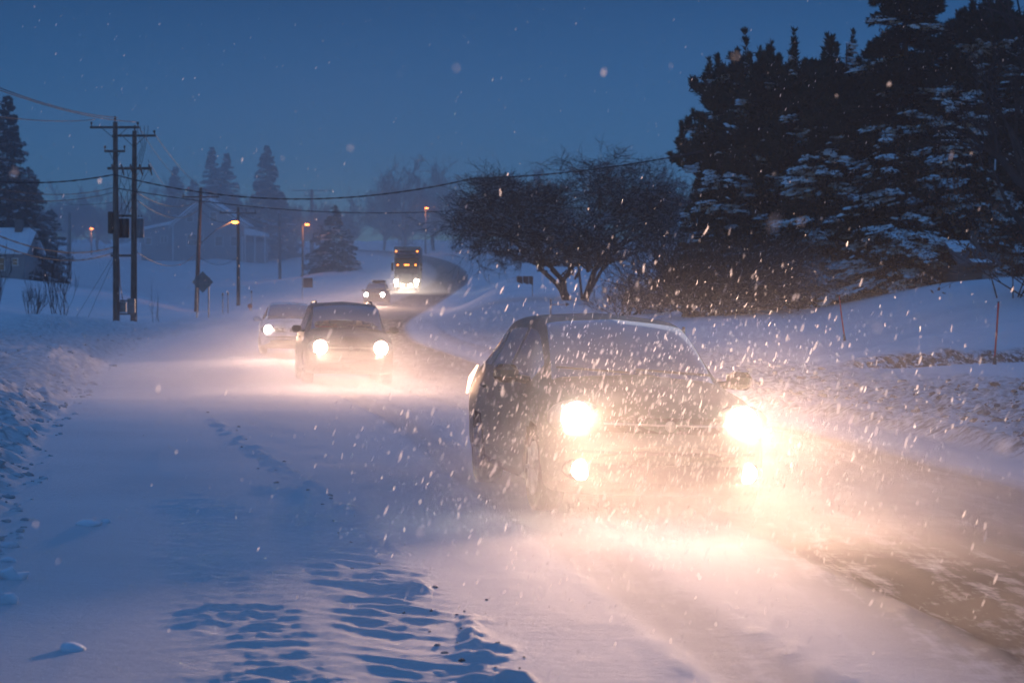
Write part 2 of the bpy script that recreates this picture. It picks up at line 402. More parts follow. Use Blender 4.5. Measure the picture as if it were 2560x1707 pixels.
# keep the columns that would fall on the clamp apart
XX = np.where(np.abs(XX) >= 419, np.sign(XX) * (419 + np.abs(UU)), XX)
ZZ = height(XX, YY)
V = np.stack([XX, YY, ZZ], -1).reshape(-1, 3)
nr, nc = YY.shape
idx = np.arange(nr * nc).reshape(nr, nc)
FQ = np.stack([idx[:-1, :-1], idx[:-1, 1:], idx[1:, 1:], idx[1:, :-1]], -1).reshape(-1, 4)
cx = V[FQ, 0].mean(1); cy = V[FQ, 1].mean(1)
onroad = (cx > Lf(cy)) & (cx < Rf(cy)) & (cy < 420)
def sub(name, mask, m, bare):
    f = FQ[mask]; used, invi = np.unique(f, return_inverse=True)
    o = mesh_np(name, V[used], invi.reshape(-1, 4), m, smooth=True)
    a = o.data.attributes.new('bare', 'FLOAT', 'POINT'); a.data.foreach_set('value', bare(V[used, 0], V[used, 1]).astype(np.float32))
    return o
def bare_road(x, y):
    q = Rf(y) - x
    lane = sstep(.1, .6, q) * (1 - sstep(2.6, 4.4, q))
    far = sstep(90, 150, y)
    a = lane * (1.0) + .55 * sstep(110, 170, y) * (1 - sstep(5, 9, q))
    a = a + (.85 * sstep(1.4, 3.4, x) * (1 - sstep(10, 14, y))) + .22 * (1 - sstep(3, 5.5, q)) * (1 - sstep(60, 80, y))
    for gx in (-.78, .78): a = a + .30 * np.exp(-((x - (Lf(y) + Rf(y)) / 2 - .1 - gx) / .24) ** 4) * (1 - sstep(100, 140, y))
    return np.clip(a, 0, 1)
def bare_and_dark_ground(x, y):
    ql = Lf(y) - x; qr = x - Rf(y); near = 1 - sstep(60, 130, y)
    a = near * sstep(0, .4, ql) * (1 - sstep(2.5, 5, ql)) * .45
    a = np.maximum(a, near * sstep(1.2, 1.9, qr) * (1 - sstep(3.5, 8.0, qr)) * .75)
    a = np.maximum(a, .95 * np.exp(-((qr - 1.15) / .22) ** 2) * near)
    line = 47.5 + (x - 8.6) * .55
    a = np.maximum(a, 3.2 * np.exp(-((y - line - .02) / .30) ** 2) * sstep(7.0, 9.0, x) * (1 - sstep(26, 30, x)))  # cut face of the drive trench darkened all over in the colour
    return np.clip(a, 0, 3.2)
tag(sub('road', onroad, M['road'], bare_road), 'snow covered two lane road curving away uphill between ploughed banks', 'road', kind='structure')
tag(sub('ground', ~onroad, M['ground'], bare_and_dark_ground), 'deep blue snow over fields and roadside banks', 'ground', kind='structure')

# ------------------------------------------------------------------ vegetation
def tri_tubes(a, b, ra, rb):
    """three sided tapered sticks between point arrays a and b"""
    n = len(a); t = b - a; t /= np.linalg.norm(t, axis=1, keepdims=True) + 1e-9
    up = np.where(np.abs(t[:, 2:3]) < .9, np.array([[0, 0, 1.]]), np.array([[1., 0, 0]]))
    u = np.cross(t, up); u /= np.linalg.norm(u, axis=1, keepdims=True); v = np.cross(t, u)
    V_ = np.zeros((n, 6, 3))
    for k in range(3):
        q = 2 * math.pi * k / 3; dd = u * math.cos(q) + v * math.sin(q)
        V_[:, k] = a + dd * ra[:, None]; V_[:, 3 + k] = b + dd * rb[:, None]
    base = (np.arange(n) * 6)[:, None]
    f = np.concatenate([base + np.array([[k, (k + 1) % 3, 3 + (k + 1) % 3, 3 + k]]) for k in range(3)])
    return V_.reshape(-1, 3), f

def snow_verts(Q, ex, ey, tp):   # a pad with a ridge along its top
    return np.stack([Q - ex, Q + ex, Q + ey * 1.1 + ex * .5, Q + ey * 1.1 - ex * .5, Q - ey * 1.1 + ex * .5, Q - ey * 1.1 - ex * .5, tp - ex * .6, tp + ex * .6], 1).reshape(-1, 3)
def snow_quads(m):
    return np.concatenate([(np.arange(m) * 8)[:, None] + np.array([[a]]).reshape(1, 4) for a in ([6, 7, 2, 3], [7, 6, 5, 4], [0, 6, 3, 5], [1, 7, 4, 2])])
def conifer(name, loc, h, r, rng, label, group=None, style='spruce', dens=1.0, snow=.15, base=.03, lean=0, nmat='needle'):
    root = empty(name, loc, rng.random() * 6); tag(root, label, 'tree', group)
    mb = MB(); mb.tube([(0, 0, -.6), (0, 0, h * .3), (lean * .5, 0, h * .7), (lean, 0, h * .98)], [h * .016, h * .013, h * .007, h * .002], 8)
    mb.build('trunk', M['bark'], root)
    nb = int(h * (9 if style == 'spruce' else 10) * dens)
    tt = base + (1 - base) * (np.arange(nb) + rng.random(nb)) / nb
    az = rng.random(nb) * 2 * math.pi
    if style == 'spruce':
        ln = r * (1 - tt) ** .85 * (.62 + .55 * rng.random(nb)) + .25
        rise = -.10 + .45 * tt ** 2 + .1 * rng.standard_normal(nb)
    else:
        prof = np.where(tt < .45, .75 + .25 * tt / .45, np.sqrt(np.clip(1 - ((tt - .45) / .58) ** 2, 0.02, 1)))
        ln = r * prof * (.6 + .5 * rng.random(nb)) + .2
        rise = .12 + .55 * tt + .15 * rng.standard_normal(nb)
    hh = h
    if style == 'pine': hh = h * .84; rise = rise * (1 - .45 * tt)
    d = np.stack([np.cos(az), np.sin(az), rise], 1)
    st = np.stack([lean * tt, 0 * tt, tt * hh], 1)
    if style == 'pine':     # upright leader shoots standing out of the crown
        nl = 70; k = rng.choice(np.where(tt > .35)[0], nl); q = .35 + .65 * rng.random(nl)
        s0 = st[k] + d[k] * (ln[k] * q)[:, None]; st = np.concatenate([st, s0, [[0, 0, hh * .93]]])
        l0 = np.concatenate([.7 + .8 * rng.random(nl), [h - hh * .93]])
        d = np.concatenate([d, np.stack([rng.standard_normal(nl + 1) * .16, rng.standard_normal(nl + 1) * .16, np.ones(nl + 1)], 1)])
        ln = np.concatenate([ln, l0]); az = np.concatenate([az, rng.random(nl + 1) * 6.28]); rise = np.concatenate([rise, np.ones(nl + 1)]); nb = nb + nl + 1
    # boughs
    end = st + d * ln[:, None]
    end[:, 2] += ln * (.12 if style == 'pine' else -.05)
    Va, Fa = tri_tubes(st, end, np.full(nb, .02 + h * .0015), np.full(nb, .008))
    cnt = np.maximum(4, (ln * (24 if style == 'spruce' else 17) * dens).astype(int)); cnt = np.where(np.abs(rise - 1) < 1e-9, 26, cnt)
    bi = np.repeat(np.arange(nb), cnt); n = len(bi)
    u = rng.random(n) ** (.6 if style == 'spruce' else .45) * .92 + .08
    cnt_up = np.abs(rise[bi] - 1) < 1e-9
    side = rng.standard_normal(n) * .22 * np.where(cnt_up, .45, ln[bi]) * (1.15 - u) * (1.0 if style == 'spruce' else .9)
    perp = np.stack([-np.sin(az), np.cos(az), 0 * az], 1)
    pos = st[bi] + (end - st)[bi] * u[:, None] + perp[bi] * side[:, None]
    pos[:, 2] += (-.16 * (u ** 2) * ln[bi] * (.6 + .4 * rng.random(n)) + .05 * rng.standard_normal(n) - .12 * np.abs(side)) if style == 'spruce' else .13 * rng.standard_normal(n)
    # each sprig: a fan of blades
    kb = 5 if style == 'spruce' else 7
    sz = (.15 + .12 * rng.random(n)) * (h / 14) ** .5 * (1.15 if style == 'pine' else 1)
    P0 = np.repeat(pos, kb, 0); S = np.repeat(sz, kb)
    base_dir = np.repeat(d[bi] * (.9 if style == 'spruce' else .35), kb, 0)
    if style == 'pine': base_dir[:, 2] += .55
    else: base_dir[:, 2] -= .15
    dr = base_dir + rng.standard_normal((n * kb, 3)) * (.55 if style == 'spruce' else .45)
    dr /= np.linalg.norm(dr, axis=1, keepdims=True)
    sd = np.cross(dr, rng.standard_normal((n * kb, 3))); sd /= np.linalg.norm(sd, axis=1, keepdims=True)
    wdt = (S * .16)[:, None]; tip = P0 + dr * S[:, None] * 1.35; midp = P0 + dr * S[:, None] * .6
    Vb = np.stack([P0, midp + sd * wdt, tip, midp - sd * wdt], 1).reshape(-1, 3)
    Fb = np.arange(len(Vb)).reshape(-1, 4)
    # snow pads lying on the sprigs, in clumps
    so_ = rng.random() * 90; cl = vnoise(pos[:, 0] * 1.1 + so_, pos[:, 2] * 1.9) + vnoise(pos[:, 1] * 1.1 + 40 + so_, pos[:, 2] * 2.1 + 7) + .6 * vnoise(pos[:, 0] * 3 + so_, pos[:, 2] * 5) + .35 * (1 - pos[:, 2] / h) + .9 * (rng.random(nb)[bi] - .5)
    pick = (cl > np.quantile(cl, 1 - snow * 1.35)) & (rng.random(n) < .8) & (u > .3)
    Q = pos[pick]; m = len(Q); a2 = az[bi][pick] + rng.standard_normal(m) * .4
    ex = np.stack([np.cos(a2), np.sin(a2), -.18 + rise[bi][pick] * .5], 1) * (sz[pick] * (1.0 + 1.0 * rng.random(m)))[:, None]
    ey = np.stack([-np.sin(a2), np.cos(a2), .2 * rng.standard_normal(m)], 1) * (sz[pick] * .60)[:, None]
    tp = Q + [0, 0, .07]
    Vall = np.concatenate([Va, Vb]); Fall = np.concatenate([Fa, Fb + len(Va)])
    nv = len(Vall)
    me_f = np.concatenate([Fall, snow_quads(m) + nv]) if m else Fall
    me_v = np.concatenate([Vall, snow_verts(Q, ex, ey, tp)]) if m else Vall
    mesh_np('crown', me_v, me_f, [M['bark'], M[nmat], M['snowcap']], root, np.concatenate([np.zeros(len(Fa)), np.ones(len(Fb)), np.full(len(me_f) - len(Fall), 2)]))
    return root

def bare_segments(stems, levels, rng, ratio=.74, spread=.5, up=.25, kids=(3, 3, 3, 4, 3, 3), twig=.011, taper=.62):
    """stems: list of (start, end, r0, r1) limbs; returns arrays of segments"""
    A = [np.array([s[0] for s in stems], float)]; B = [np.array([s[1] for s in stems], float)]
    RA = [np.array([s[2] for s in stems], float)]; RB = [np.array([s[3] for s in stems], float)]
    a, b, r0, r1 = A[0], B[0], RA[0], RB[0]
    for lv in range(levels):
        k = kids[min(lv, len(kids) - 1)]; n = len(a)
        pi = np.repeat(np.arange(n), k)
        t = np.tile(np.linspace(.45, 1.0, k), n) + (rng.random(n * k) - .5) * .2; t = np.clip(t, .3, 1.0)
        s = a[pi] + (b - a)[pi] * t[:, None]
        L0 = np.linalg.norm((b - a)[pi], axis=1); dv = (b - a)[pi] / L0[:, None]
        nd = dv + rng.standard_normal((n * k, 3)) * spread; nd[:, 2] += up
        nd /= np.linalg.norm(nd, axis=1, keepdims=True)
        ln = L0 * ratio * (.7 + .55 * rng.random(n * k))
        q = np.maximum(twig, (r0[pi] * (1 - t) + r1[pi] * t) * taper * 1.15); q1 = np.maximum(twig * .6, q * taper)
        # a bend in every shoot
        mid = s + nd * ln[:, None] * .5
        nd2 = nd + rng.standard_normal((n * k, 3)) * .22; nd2[:, 2] += up * .3; nd2 /= np.linalg.norm(nd2, axis=1, keepdims=True)
        e = mid + nd2 * ln[:, None] * .5
        A += [s, mid]; B += [mid, e]; RA += [q, (q + q1) / 2]; RB += [(q + q1) / 2, q1]
        a, b, r0, r1 = s, e, q, q1
    return np.concatenate(A), np.concatenate(B), np.concatenate(RA), np.concatenate(RB)

def bare_tree(name, loc, stems, levels, rng, label, cat='tree', group=None, snow=.0, nstem=None, part='crown', dome=None, **kw):
    root = empty(name, loc); tag(root, label, cat, group)
    A, B, RA, RB = bare_segments(stems, levels, rng, **kw)
    if dome:      # a crown that has grown out sideways under a low even top
        z0, top, wide = dome
        for q_ in (A, B):
            e = np.clip(q_[:, 2] - z0, 0, None); f_ = q_[:, 2] > z0
            q_[:, 0] *= 1 + (wide - 1) * np.clip(e / 1.5, 0, 1); q_[:, 2] = np.where(f_, z0 + (top - z0) * np.tanh(e / (top - z0) * .72) * 1.2, q_[:, 2])
        kp = (np.arange(len(A)) < len(stems)) | (np.minimum(A[:, 2], B[:, 2]) > 1.9 + .12 * np.abs(A[:, 0])) | ((RA > .05) & (A[:, 2] > 1.2)) | ((np.abs(A[:, 0]) > 2.6) & (B[:, 2] > .9))
        A, B, RA, RB = A[kp], B[kp], RA[kp], RB[kp]
    ns = len(stems)
    mb = MB()
    for s in stems:
        a, b = Vector(s[0]), Vector(s[1]); m = (a + b) / 2 + Vector((rng.normal() * .05, rng.normal() * .05, 0)) * (b - a).length
        mb.tube([a, m, b], [s[2], (s[2] + s[3]) / 2, s[3]], 8)
    mb.build('trunk' if cat == 'tree' else 'stem', M['bark'], root)
    Vt, Ft = tri_tubes(A[ns:], B[ns:], RA[ns:], RB[ns:])
    if not snow: mesh_np(part, Vt, Ft, [M['twig']], root)
    else:
        k = np.where((rng.random(len(A)) < snow) & (np.abs((B - A)[:, 2]) < .75 * np.linalg.norm(B - A, axis=1)) & (np.arange(len(A)) >= ns))[0]
        o = np.array([0, 0, 1.]) * (RA[k] * .8)[:, None]
        Vs, Fs = tri_tubes(A[k] + o, B[k] + o, RA[k] * .85, RB[k] * .85)
        mesh_np(part, np.concatenate([Vt, Vs]), np.concatenate([Ft, Fs + len(Vt)]), [M['twig'], M['snowcap']], root, np.concatenate([np.zeros(len(Ft)), np.ones(len(Fs))]))
    return root

def G(px, d): x = X(px, d); return (x, d, hz(x, d) - .05)
rg = np.random.default_rng(21)
GP = 'dark evergreens beside the road'
conifer('spruce_tree', G(2262, 88), 16.2, 3.9, rg, 'tallest dark spruce, its top cut off by the edge of the picture', GP, dens=2.0, snow=.16, base=.0)
conifer('pine_tree', G(1985, 92), 11.9, 3.7, rg, 'bushy pine with raised shoots, just beside the tallest spruce on its road side', GP, 'pine', dens=1.9, snow=.10, nmat='needle2')
conifer('pine_tree', G(1868, 96), 12.3, 3.4, rg, 'broad pine at the end of the evergreen row nearest the bare tree', GP, 'pine', dens=1.9, snow=.07, nmat='needle2')
conifer('pine_tree', G(2115, 97), 12.2, 3.0, rg, 'pine standing behind and between the broad pines and the tallest spruce', GP, 'pine', dens=1.7, snow=.10, nmat='needle2')
conifer('pine_tree', G(2455, 92), 13.9, 3.1, rg, 'tall pine with an open top behind the small dark house', GP, 'pine', dens=1.8, snow=.10, nmat='needle2')
conifer('pine_tree', G(2375, 99), 9.6, 2.7, rg, 'shorter pine wedged between the tallest spruce and the open topped pine', GP, 'pine', dens=1.6, snow=.08)
conifer('spruce_tree', G(2060, 82), 7.4, 3.1, rg, 'low snow laden spruce in front of the pines', GP, dens=2.3, snow=.34, base=.0)
conifer('spruce_tree', G(2235, 80), 6.6, 3.4, rg, 'low wide spruce with snowy boughs at the foot of the tallest spruce', GP, dens=2.2, snow=.30, base=.0)
conifer('spruce_tree', G(2395, 84), 9.4, 3.0, rg, 'mid height spruce with snow along its boughs beside the small dark house', GP, dens=2.2, snow=.28, base=.0)
conifer('spruce_tree', G(2600, 86), 12.5, 3.6, rg, 'dark spruce cut by the picture edge behind the small dark house', GP, dens=1.9, snow=.12, base=.0)
conifer('spruce_tree', G(1800, 88), 6.4, 2.4, rg, 'small dark spruce behind the wide bare bush', GP, dens=2.0, snow=.16, base=.0)
conifer('spruce_tree', G(1905, 100), 8.4, 3.0, rg, 'dark spruce filling the gap under the broad pine', GP, dens=2.0, snow=.10, base=.0)

# the bare tree by the road: two trunks rooted apart
def limb(a, b, r0, r1): return (a, b, r0, r1)
bare_tree('apple_tree', G(1418, 114), [
    limb((0, 0, 0), (-.25, .1, 1.15), .26, .21), limb((0, 0, .1), (-1.6, -.2, 1.9), .15, .12), limb((-1.6, -.2, 1.9), (-3.1, .1, 3.4), .12, .08),
    limb((-.25, .1, 1.15), (-1.35, .4, 2.6), .15, .1), limb((-1.35, .4, 2.6), (-2.9, .8, 4.3), .1, .06), limb((-.25, .1, 1.15), (.35, .2, 2.0), .14, .11),
    limb((.35, .2, 2.0), (.35, -.3, 4.6), .1, .06), limb((.35, .2, 2.0), (-.9, 1.1, 4.7), .09, .05), limb((-3.1, .1, 3.4), (-4.4, -.4, 4.1), .07, .05),
    limb((-1.6, -.2, 1.9), (-2.0, .5, 4.2), .09, .06), limb((-3.1, .1, 3.4), (-3.7, .6, 5.3), .07, .05), limb((-2.9, .8, 4.3), (-2.3, .2, 5.1), .06, .05), limb((-.9, 1.1, 4.7), (-.2, .6, 5.7), .05, .04)],
    6, rg, 'wide bare tree forking low above the snow, its crown leaning over the road', snow=.30, kids=(4, 4, 4, 3, 3, 3), spread=.60, up=.08, ratio=.75, twig=.011, dome=(3.6, 10.6, 1.12))
bare_tree('apple_tree', G(1462, 112), [
    limb((0, 0, 0), (.55, 0, 1.7), .2, .15), limb((.55, 0, 1.7), (1.7, .2, 3.1), .14, .09), limb((.2, 0, .4), (1.1, .3, 2.0), .11, .09), limb((1.1, .3, 2.0), (2.5, .5, 3.7), .09, .06),
    limb((.55, 0, 1.7), (.9, .1, 4.4), .11, .06), limb((1.7, .2, 3.1), (2.4, -.3, 5.0), .08, .05), limb((1.7, .2, 3.1), (4.0, .4, 3.9), .08, .05), limb((-.15, 0, .1), (-.35, .2, 4.3), .075, .05)],
    6, rg, 'bare tree leaning toward the pines, its crown joined with its neighbour', snow=.30, kids=(4, 4, 4, 3, 3, 3), spread=.60, up=.10, ratio=.75, twig=.011, dome=(3.6, 10.2, 1.2))

def shrub(name, loc, w_, h_, n, levels, rng, label, snow=.1, group=None, cat='bush', kids=(3, 3, 3), twig=.006, r=.03, up=.18, spread=.55):
    st = []
    for i in range(n):
        a = rng.random() * 6.28; q = rng.random() ** .5; bx_, by_ = (rng.random() - .5) * w_ * .45, (rng.random() - .5) * w_ * .25
        tx_ = bx_ + math.cos(a) * q * w_ * .33; ty_ = by_ + math.sin(a) * q * w_ * .25
        st.append(((bx_, by_, 0), (tx_, ty_, h_ * (.30 + .3 * rng.random()) * (1.15 - .45 * q)), r, r * .5))
    return bare_tree(name, loc, st, levels, rng, label, cat, group, snow, kids=kids, spread=spread, up=up, ratio=.72, twig=twig, part='twigs')
shrub('bush', G(1790, 77), 5.9, 2.3, 44, 4, rg, 'wide dense bare bush at the foot of the evergreens', .10, kids=(4, 4, 3, 3), twig=.009, r=.05)
shrub('bush', G(1958, 79), 3.6, 2.1, 20, 4, rg, 'snow dusted bush sprawling from the wide dense bush toward the driveway', .45, kids=(4, 3, 3, 3), twig=.009, r=.035)
shrub('bush', G(1572, 84), 2.7, 1.5, 20, 4, rg, 'low round bush between the bare tree and the wide dense bush', .22, kids=(4, 3, 3, 2), twig=.009)
shrub('bush', G(1672, 84), 2.4, 1.8, 16, 4, rg, 'small snow dusted bush touching the wide dense bush', .30, kids=(4, 3, 3, 2), twig=.009)
shrub('sapling', G(150, 92), 1.5, 3.4, 10, 3, rg, 'upright bare sapling clump in the snow before the double utility pole', .02, 'bare shrubs on the snowy verge', kids=(2, 3, 2), twig=.009, r=.018, up=.75, spread=.28)
shrub('sapling', G(-14, 88), 1.4, 3.2, 9, 3, rg, 'bare sapling clump cut by the edge of the picture', .02, 'bare shrubs on the snowy verge', kids=(2, 3, 2), twig=.009, r=.018, up=.75, spread=.28)
shrub('sapling', G(82, 98), 1.3, 1.7, 14, 3, rg, 'low twiggy clump between two taller sapling clumps', .05, 'bare shrubs on the snowy verge', kids=(3, 3, 2), twig=.006, r=.014, up=.75, spread=.28)
shrub('sapling', G(392, 108), 1.2, 2.1, 5, 2, rg, 'few thin stalks between the double utility pole and the diamond sign', .0, 'bare shrubs on the snowy verge', kids=(2, 2), twig=.006, r=.010, up=.75, spread=.28)

def up_tree(name, loc, h, w_, rng, label, group=None, lv=6, snow=.03, tw=.02):
    st = [((0, 0, 0), (0, 0, h * .25), h * .02, h * .016)]
    for i in range(6):
        a = i * 1.05 + rng.random() * .5; st.append(((0, 0, h * (.16 + .03 * i)), (math.cos(a) * w_ * .22, math.sin(a) * w_ * .2, h * (.40 + .05 * rng.random())), h * .011, h * .006))
    st.append(((0, 0, h * .25), (.1, 0, h * .6), h * .014, h * .006))
    return bare_tree(name, loc, st, lv, rng, label, 'tree', group, snow, kids=(3, 3, 3, 3, 3, 2), spread=.5, up=.22, ratio=.70, twig=tw)
GB = 'bare trees fading into the snowfall'
for px, d, h, w_, lb in [(1010, 335, 16.5, 15, 'round bare tree above the bend, left of the others, fading in the snowfall'), (1085, 350, 15.5, 13, 'bare tree beside the round one above the bend'),
                         (960, 360, 13, 12, 'lower bare tree at the far side of the bend where the road disappears'), (1180, 300, 11.5, 13, 'bare tree behind the crown of the roadside tree, nearest the bend'),
                         (1330, 290, 11, 12, 'bare tree wholly behind the crown of the roadside tree'), (1640, 180, 9.5, 9, 'bare tree between the roadside tree and the first pine'),
                         (640, 350, 9, 11, 'bare tree behind the single light pole and the gabled house'), (395, 355, 12.5, 12, 'bare tree rising left of the roof ridge of the gabled house'), (620, 360, 12, 12, 'bare tree filling the gap right of the gabled house porch'), (245, 350, 11, 12, 'bare tree behind the twin pole and the small far street lamp'), (170, 345, 10.5, 11, 'bare tree behind the plain far pole'), (880, 350, 9, 11, 'low bare tree right of the round snowy spruce'), (735, 345, 9.5, 12, 'bare tree behind the thin pole beside the round snowy spruce')]:
    up_tree('bare_tree', G(px, d), h, w_, rg, lb, GB, 5 if d > 280 else 6, tw=.035 if d > 280 else .018)
up_tree('bare_tree', G(2600, 62), 13.0, 4.6, rg, 'thin bare tree whose branches reach in from the picture edge before the last pine', None, 4, tw=.012)
GF = 'distant conifers behind the field'
for px, d, h, r_, lb in [(20, 210, 19.0, 4.6, 'tallest distant spruce, cut by the picture edge beside the utility poles'), (-30, 215, 15, 4.2, 'distant spruce behind the tallest one at the picture edge'), (75, 225, 12.5, 4.0, 'mid height distant spruce sloping down beside the tallest one'),
                         (128, 232, 8.2, 3.0, 'low round distant spruce at the end of the dark clump'), (60, 205, 8, 3.4, 'low distant spruce before the dark clump'),
                         (440, 365, 15.0, 3.6, 'distant spruce behind the roof ridge of the gabled house'), (530, 350, 18.0, 3.6, 'slim pointed spruce rising behind the gable'), (567, 352, 17.0, 4.2, 'blunt spruce beside the slim pointed one behind the gable'),
                         (668, 330, 18.5, 5.2, 'pointed distant spruce standing apart between the gable and the round snowy spruce'), (705, 340, 11, 4, 'low distant spruce beneath the pointed one'), (485, 360, 12.5, 4.4, 'spruce hidden low behind the roof of the gabled house'),
                         (835, 255, 8.4, 3.1, 'round snowy spruce on the slope beside the bend'), (800, 275, 6.8, 2.8, 'small spruce tucked behind the round snowy one'), (868, 262, 5.4, 2.4, 'smallest spruce at the foot of the round snowy one')]:
    conifer('spruce_tree', G(px, d), h, r_, rg, lb, GF, dens=1.5, snow=.16, base=.03)
# the far wood reads as one mass
wv, wf, k0 = [], [], 0
rw = np.random.default_rng(3)
A_, B_, C_, D_ = [], [], [], []
for i in range(170):
    px = rw.uniform(-500, 3100); d = rw.uniform(395, 470)
    if 860 < px < 960: continue
    x = X(px, d); z0 = hz(x, d); h = rw.uniform(4.5, 9)
    st = [((x, d, z0 - .5), (x, d, z0 + h * .5), .14, .09)]
    for j in range(5):
        a = rw.random() * 6.28; st.append(((x, d, z0 + h * .2), (x + math.cos(a) * 1.8, d + math.sin(a) * 1.8, z0 + h * (.4 + .1 * rw.random())), .08, .05))
    a, b, c_, e_ = bare_segments(st, 4, rw, kids=(3, 3, 3, 2), spread=.5, up=.15, ratio=.72, twig=.05)
    A_.append(a); B_.append(b); C_.append(c_); D_.append(e_)
Vw, Fw = tri_tubes(np.concatenate(A_), np.concatenate(B_), np.concatenate(C_), np.concatenate(D_))
tag(mesh_np('far_wood', Vw, Fw, M['twig']), 'distant bare wood closing the skyline behind the fields', 'wood', kind='stuff')

# rust brown leaves that hang on at the edge of the picture
lr = np.random.default_rng(8)
t_ = empty('beech_hedge', G(2552, 64)); tag(t_, 'rust brown leafy shrub by the small dark house', 'bush')
st = [((lr.normal() * .5, lr.normal() * .3, 0), (lr.normal() * 1.0, lr.normal() * .5, 1.1 + lr.random()), .03, .015) for _ in range(10)]
A, B, RA, RB = bare_segments(st, 3, lr, kids=(3, 3, 3), twig=.008)
Vt, Ft = tri_tubes(A, B, RA, RB); mesh_np('stem', Vt, Ft, M['twig'], t_)
P0 = B[lr.integers(0, len(B), 900)] + lr.standard_normal((900, 3)) * .08; q = lr.standard_normal((900, 3)) * .07; q2 = lr.standard_normal((900, 3)) * .05
mesh_np('leaves', np.stack([P0, P0 + q, P0 + q + q2, P0 + q2], 1).reshape(-1, 3), np.arange(3600).reshape(-1, 4), M['rustleaf'], t_)

# ------------------------------------------------------------------ clods
_ico = None
def clod_mesh(rng, n, xs, ys, rs, flat=.62):
    import bmesh
    bm = bmesh.new(); bmesh.ops.create_icosphere(bm, subdivisions=2, radius=1)
    bv = np.array([v.co[:] for v in bm.verts]); bf = np.array([[v.index for v in f.verts] for f in bm.faces]); bm.free()
    zs = height(xs, ys)
    V_ = np.zeros((n, len(bv), 3))
    for i in range(n):
        k = 1 + .28 * np.sin(bv @ rng.standard_normal((3,)) * 3 + rng.random() * 6) + .18 * np.sin(bv @ rng.standard_normal((3,)) * 6 + rng.random() * 6)
        s = np.array([rng.uniform(.8, 1.5), rng.uniform(.7, 1.2), rng.uniform(flat * .8, flat * 1.3)]) * rs[i]
        V_[i] = bv * k[:, None] * s + [xs[i], ys[i], zs[i] + rs[i] * .1]
    F_ = (bf[None] + (np.arange(n) * len(bv))[:, None, None]).reshape(-1, 3)
    return V_.reshape(-1, 3), F_
cr_ = np.random.default_rng(12)
n = 850; yy = 1 / cr_.uniform(1 / 90, 1 / 9.0, n); q = np.abs(cr_.normal(.1, 1.0, n)) * (1 + .2 * cr_.random(n)); xx = Lf(yy) - q + .12
Vc, Fc = clod_mesh(cr_, n, xx, yy, (.010 + .032 * cr_.random(n) ** 4) * (1 + yy / 60))
tag(mesh_np('snow_clods', Vc, Fc, M['clod'], smooth=True), 'loose frozen clods scattered over the ploughed bank on the double pole side', 'snow', kind='stuff')
n = 1700; yy = 1 / cr_.uniform(1 / 66, 1 / 16.0, n); q = 1.3 + np.abs(cr_.normal(0, 1.9, n)); xx = Rf(yy) + q
Vc, Fc = clod_mesh(cr_, n, xx, yy, (.010 + .032 * cr_.random(n) ** 4) * (1 + yy / 60))
tag(mesh_np('snow_clods', Vc, Fc, M['dirtclod'], smooth=True), 'loose dirty clods over the bank below the red marker poles', 'snow', kind='stuff')
n = 60; yy = 1 / cr_.uniform(1 / 34, 1 / 7.8, n)
xb = np.where(yy < 14, -.42 - .185 * (yy - 8.6), -1.42 - .235 * (yy - 14)); xx = xb + .22 + cr_.normal(0, .17, n)
Vc, Fc = clod_mesh(cr_, n, xx, yy, (.004 + .010 * cr_.random(n) ** 2) * (1 + yy / 50))
tag(mesh_np('snow_grit', Vc, Fc, M['darkclod'], smooth=True), 'dark crumbs along the edge of the lugged wheel track', 'grit', kind='stuff')
for px, py, rr, lb in [(218, 1357, .052, 'larger snow lump alone on the flat shoulder'), (268, 1348, .033, 'smaller snow lump tailing the larger one on the flat shoulder'),
                       (28, 1505, .06, 'snow lump at the bank edge, middle of the three by the picture edge'), (18, 1460, .04, 'snow lump at the bank edge, upper of the three by the picture edge'),
                       (176, 1690, .042, 'snow lump lying at the very bottom of the picture'), (14, 1572, .045, 'snow lump at the bank edge, lower of the three by the picture edge')]:
    d = EYE * F / (py - YH); x = X(px, d)
    v, f = clod_mesh(cr_, 1, np.array([x]), np.array([d]), np.array([rr]))
    v = v - [x, d, hz(x, d)]
    o = mesh_np('snow_lump', v, f, M['snowcap'], smooth=True); o.location = (x, d, hz(x, d)); tag(o, lb, 'snow lump', 'snow lumps on the shoulder')
# snow mound by the wide bush

# ------------------------------------------------------------------ poles, wires, lamps
GU = 'utility poles'
def pole(px, py_top, d, label, arms=((.15, 1.2),), r=.14, lean=0, braces=True, name='utility_pole', py_base=None):
    x = X(px, d); zb = hz(x, d); h = Z(py_top, d) - zb
    root = empty(name, (x, d, zb)); tag(root, label, 'pole', GU)
    mb = MB(); mb.tube([(0, 0, -.8), (lean * .5, 0, h * .5), (lean, 0, h)], [r * 1.2, r, r * .78], 10); mb.build('shaft', M['wood'], root)
    for dz, half in arms:
        am = MB(); am.box((lean, -.16, h - dz), (half * 2, .09, .12), bev=.01)
        if braces:
            for s in (-1, 1): am.cyl((lean + s * half * .5, -.18, h - dz - .05), (lean, -.16, h - dz - .62), .018, 5)
        ao = am.build('crossarm', M['wood'], root)
        for s in (-.94, .94):
            im = MB(); im.tube([(lean + s * half, -.16, h - dz + .06), (lean + s * half, -.16, h - dz + .16), (lean + s * half, -.16, h - dz + .2), (lean + s * half, -.16, h - dz + .3)], [.02, .03, .06, .045], 8)
            im.build('insulator', M['ceramic'], ao)
    return root, h
p1, h1 = pole(291, 306, 105, 'nearer pole of the twin utility pole, reaching the bank in front', arms=((.30, 1.30), (1.55, .55)), r=.155, lean=-.03)
p2, h2 = pole(334, 328, 108, 'farther pole of the twin utility pole with the slanting switch arm', arms=((.28, 1.18),), r=.155, lean=.08)
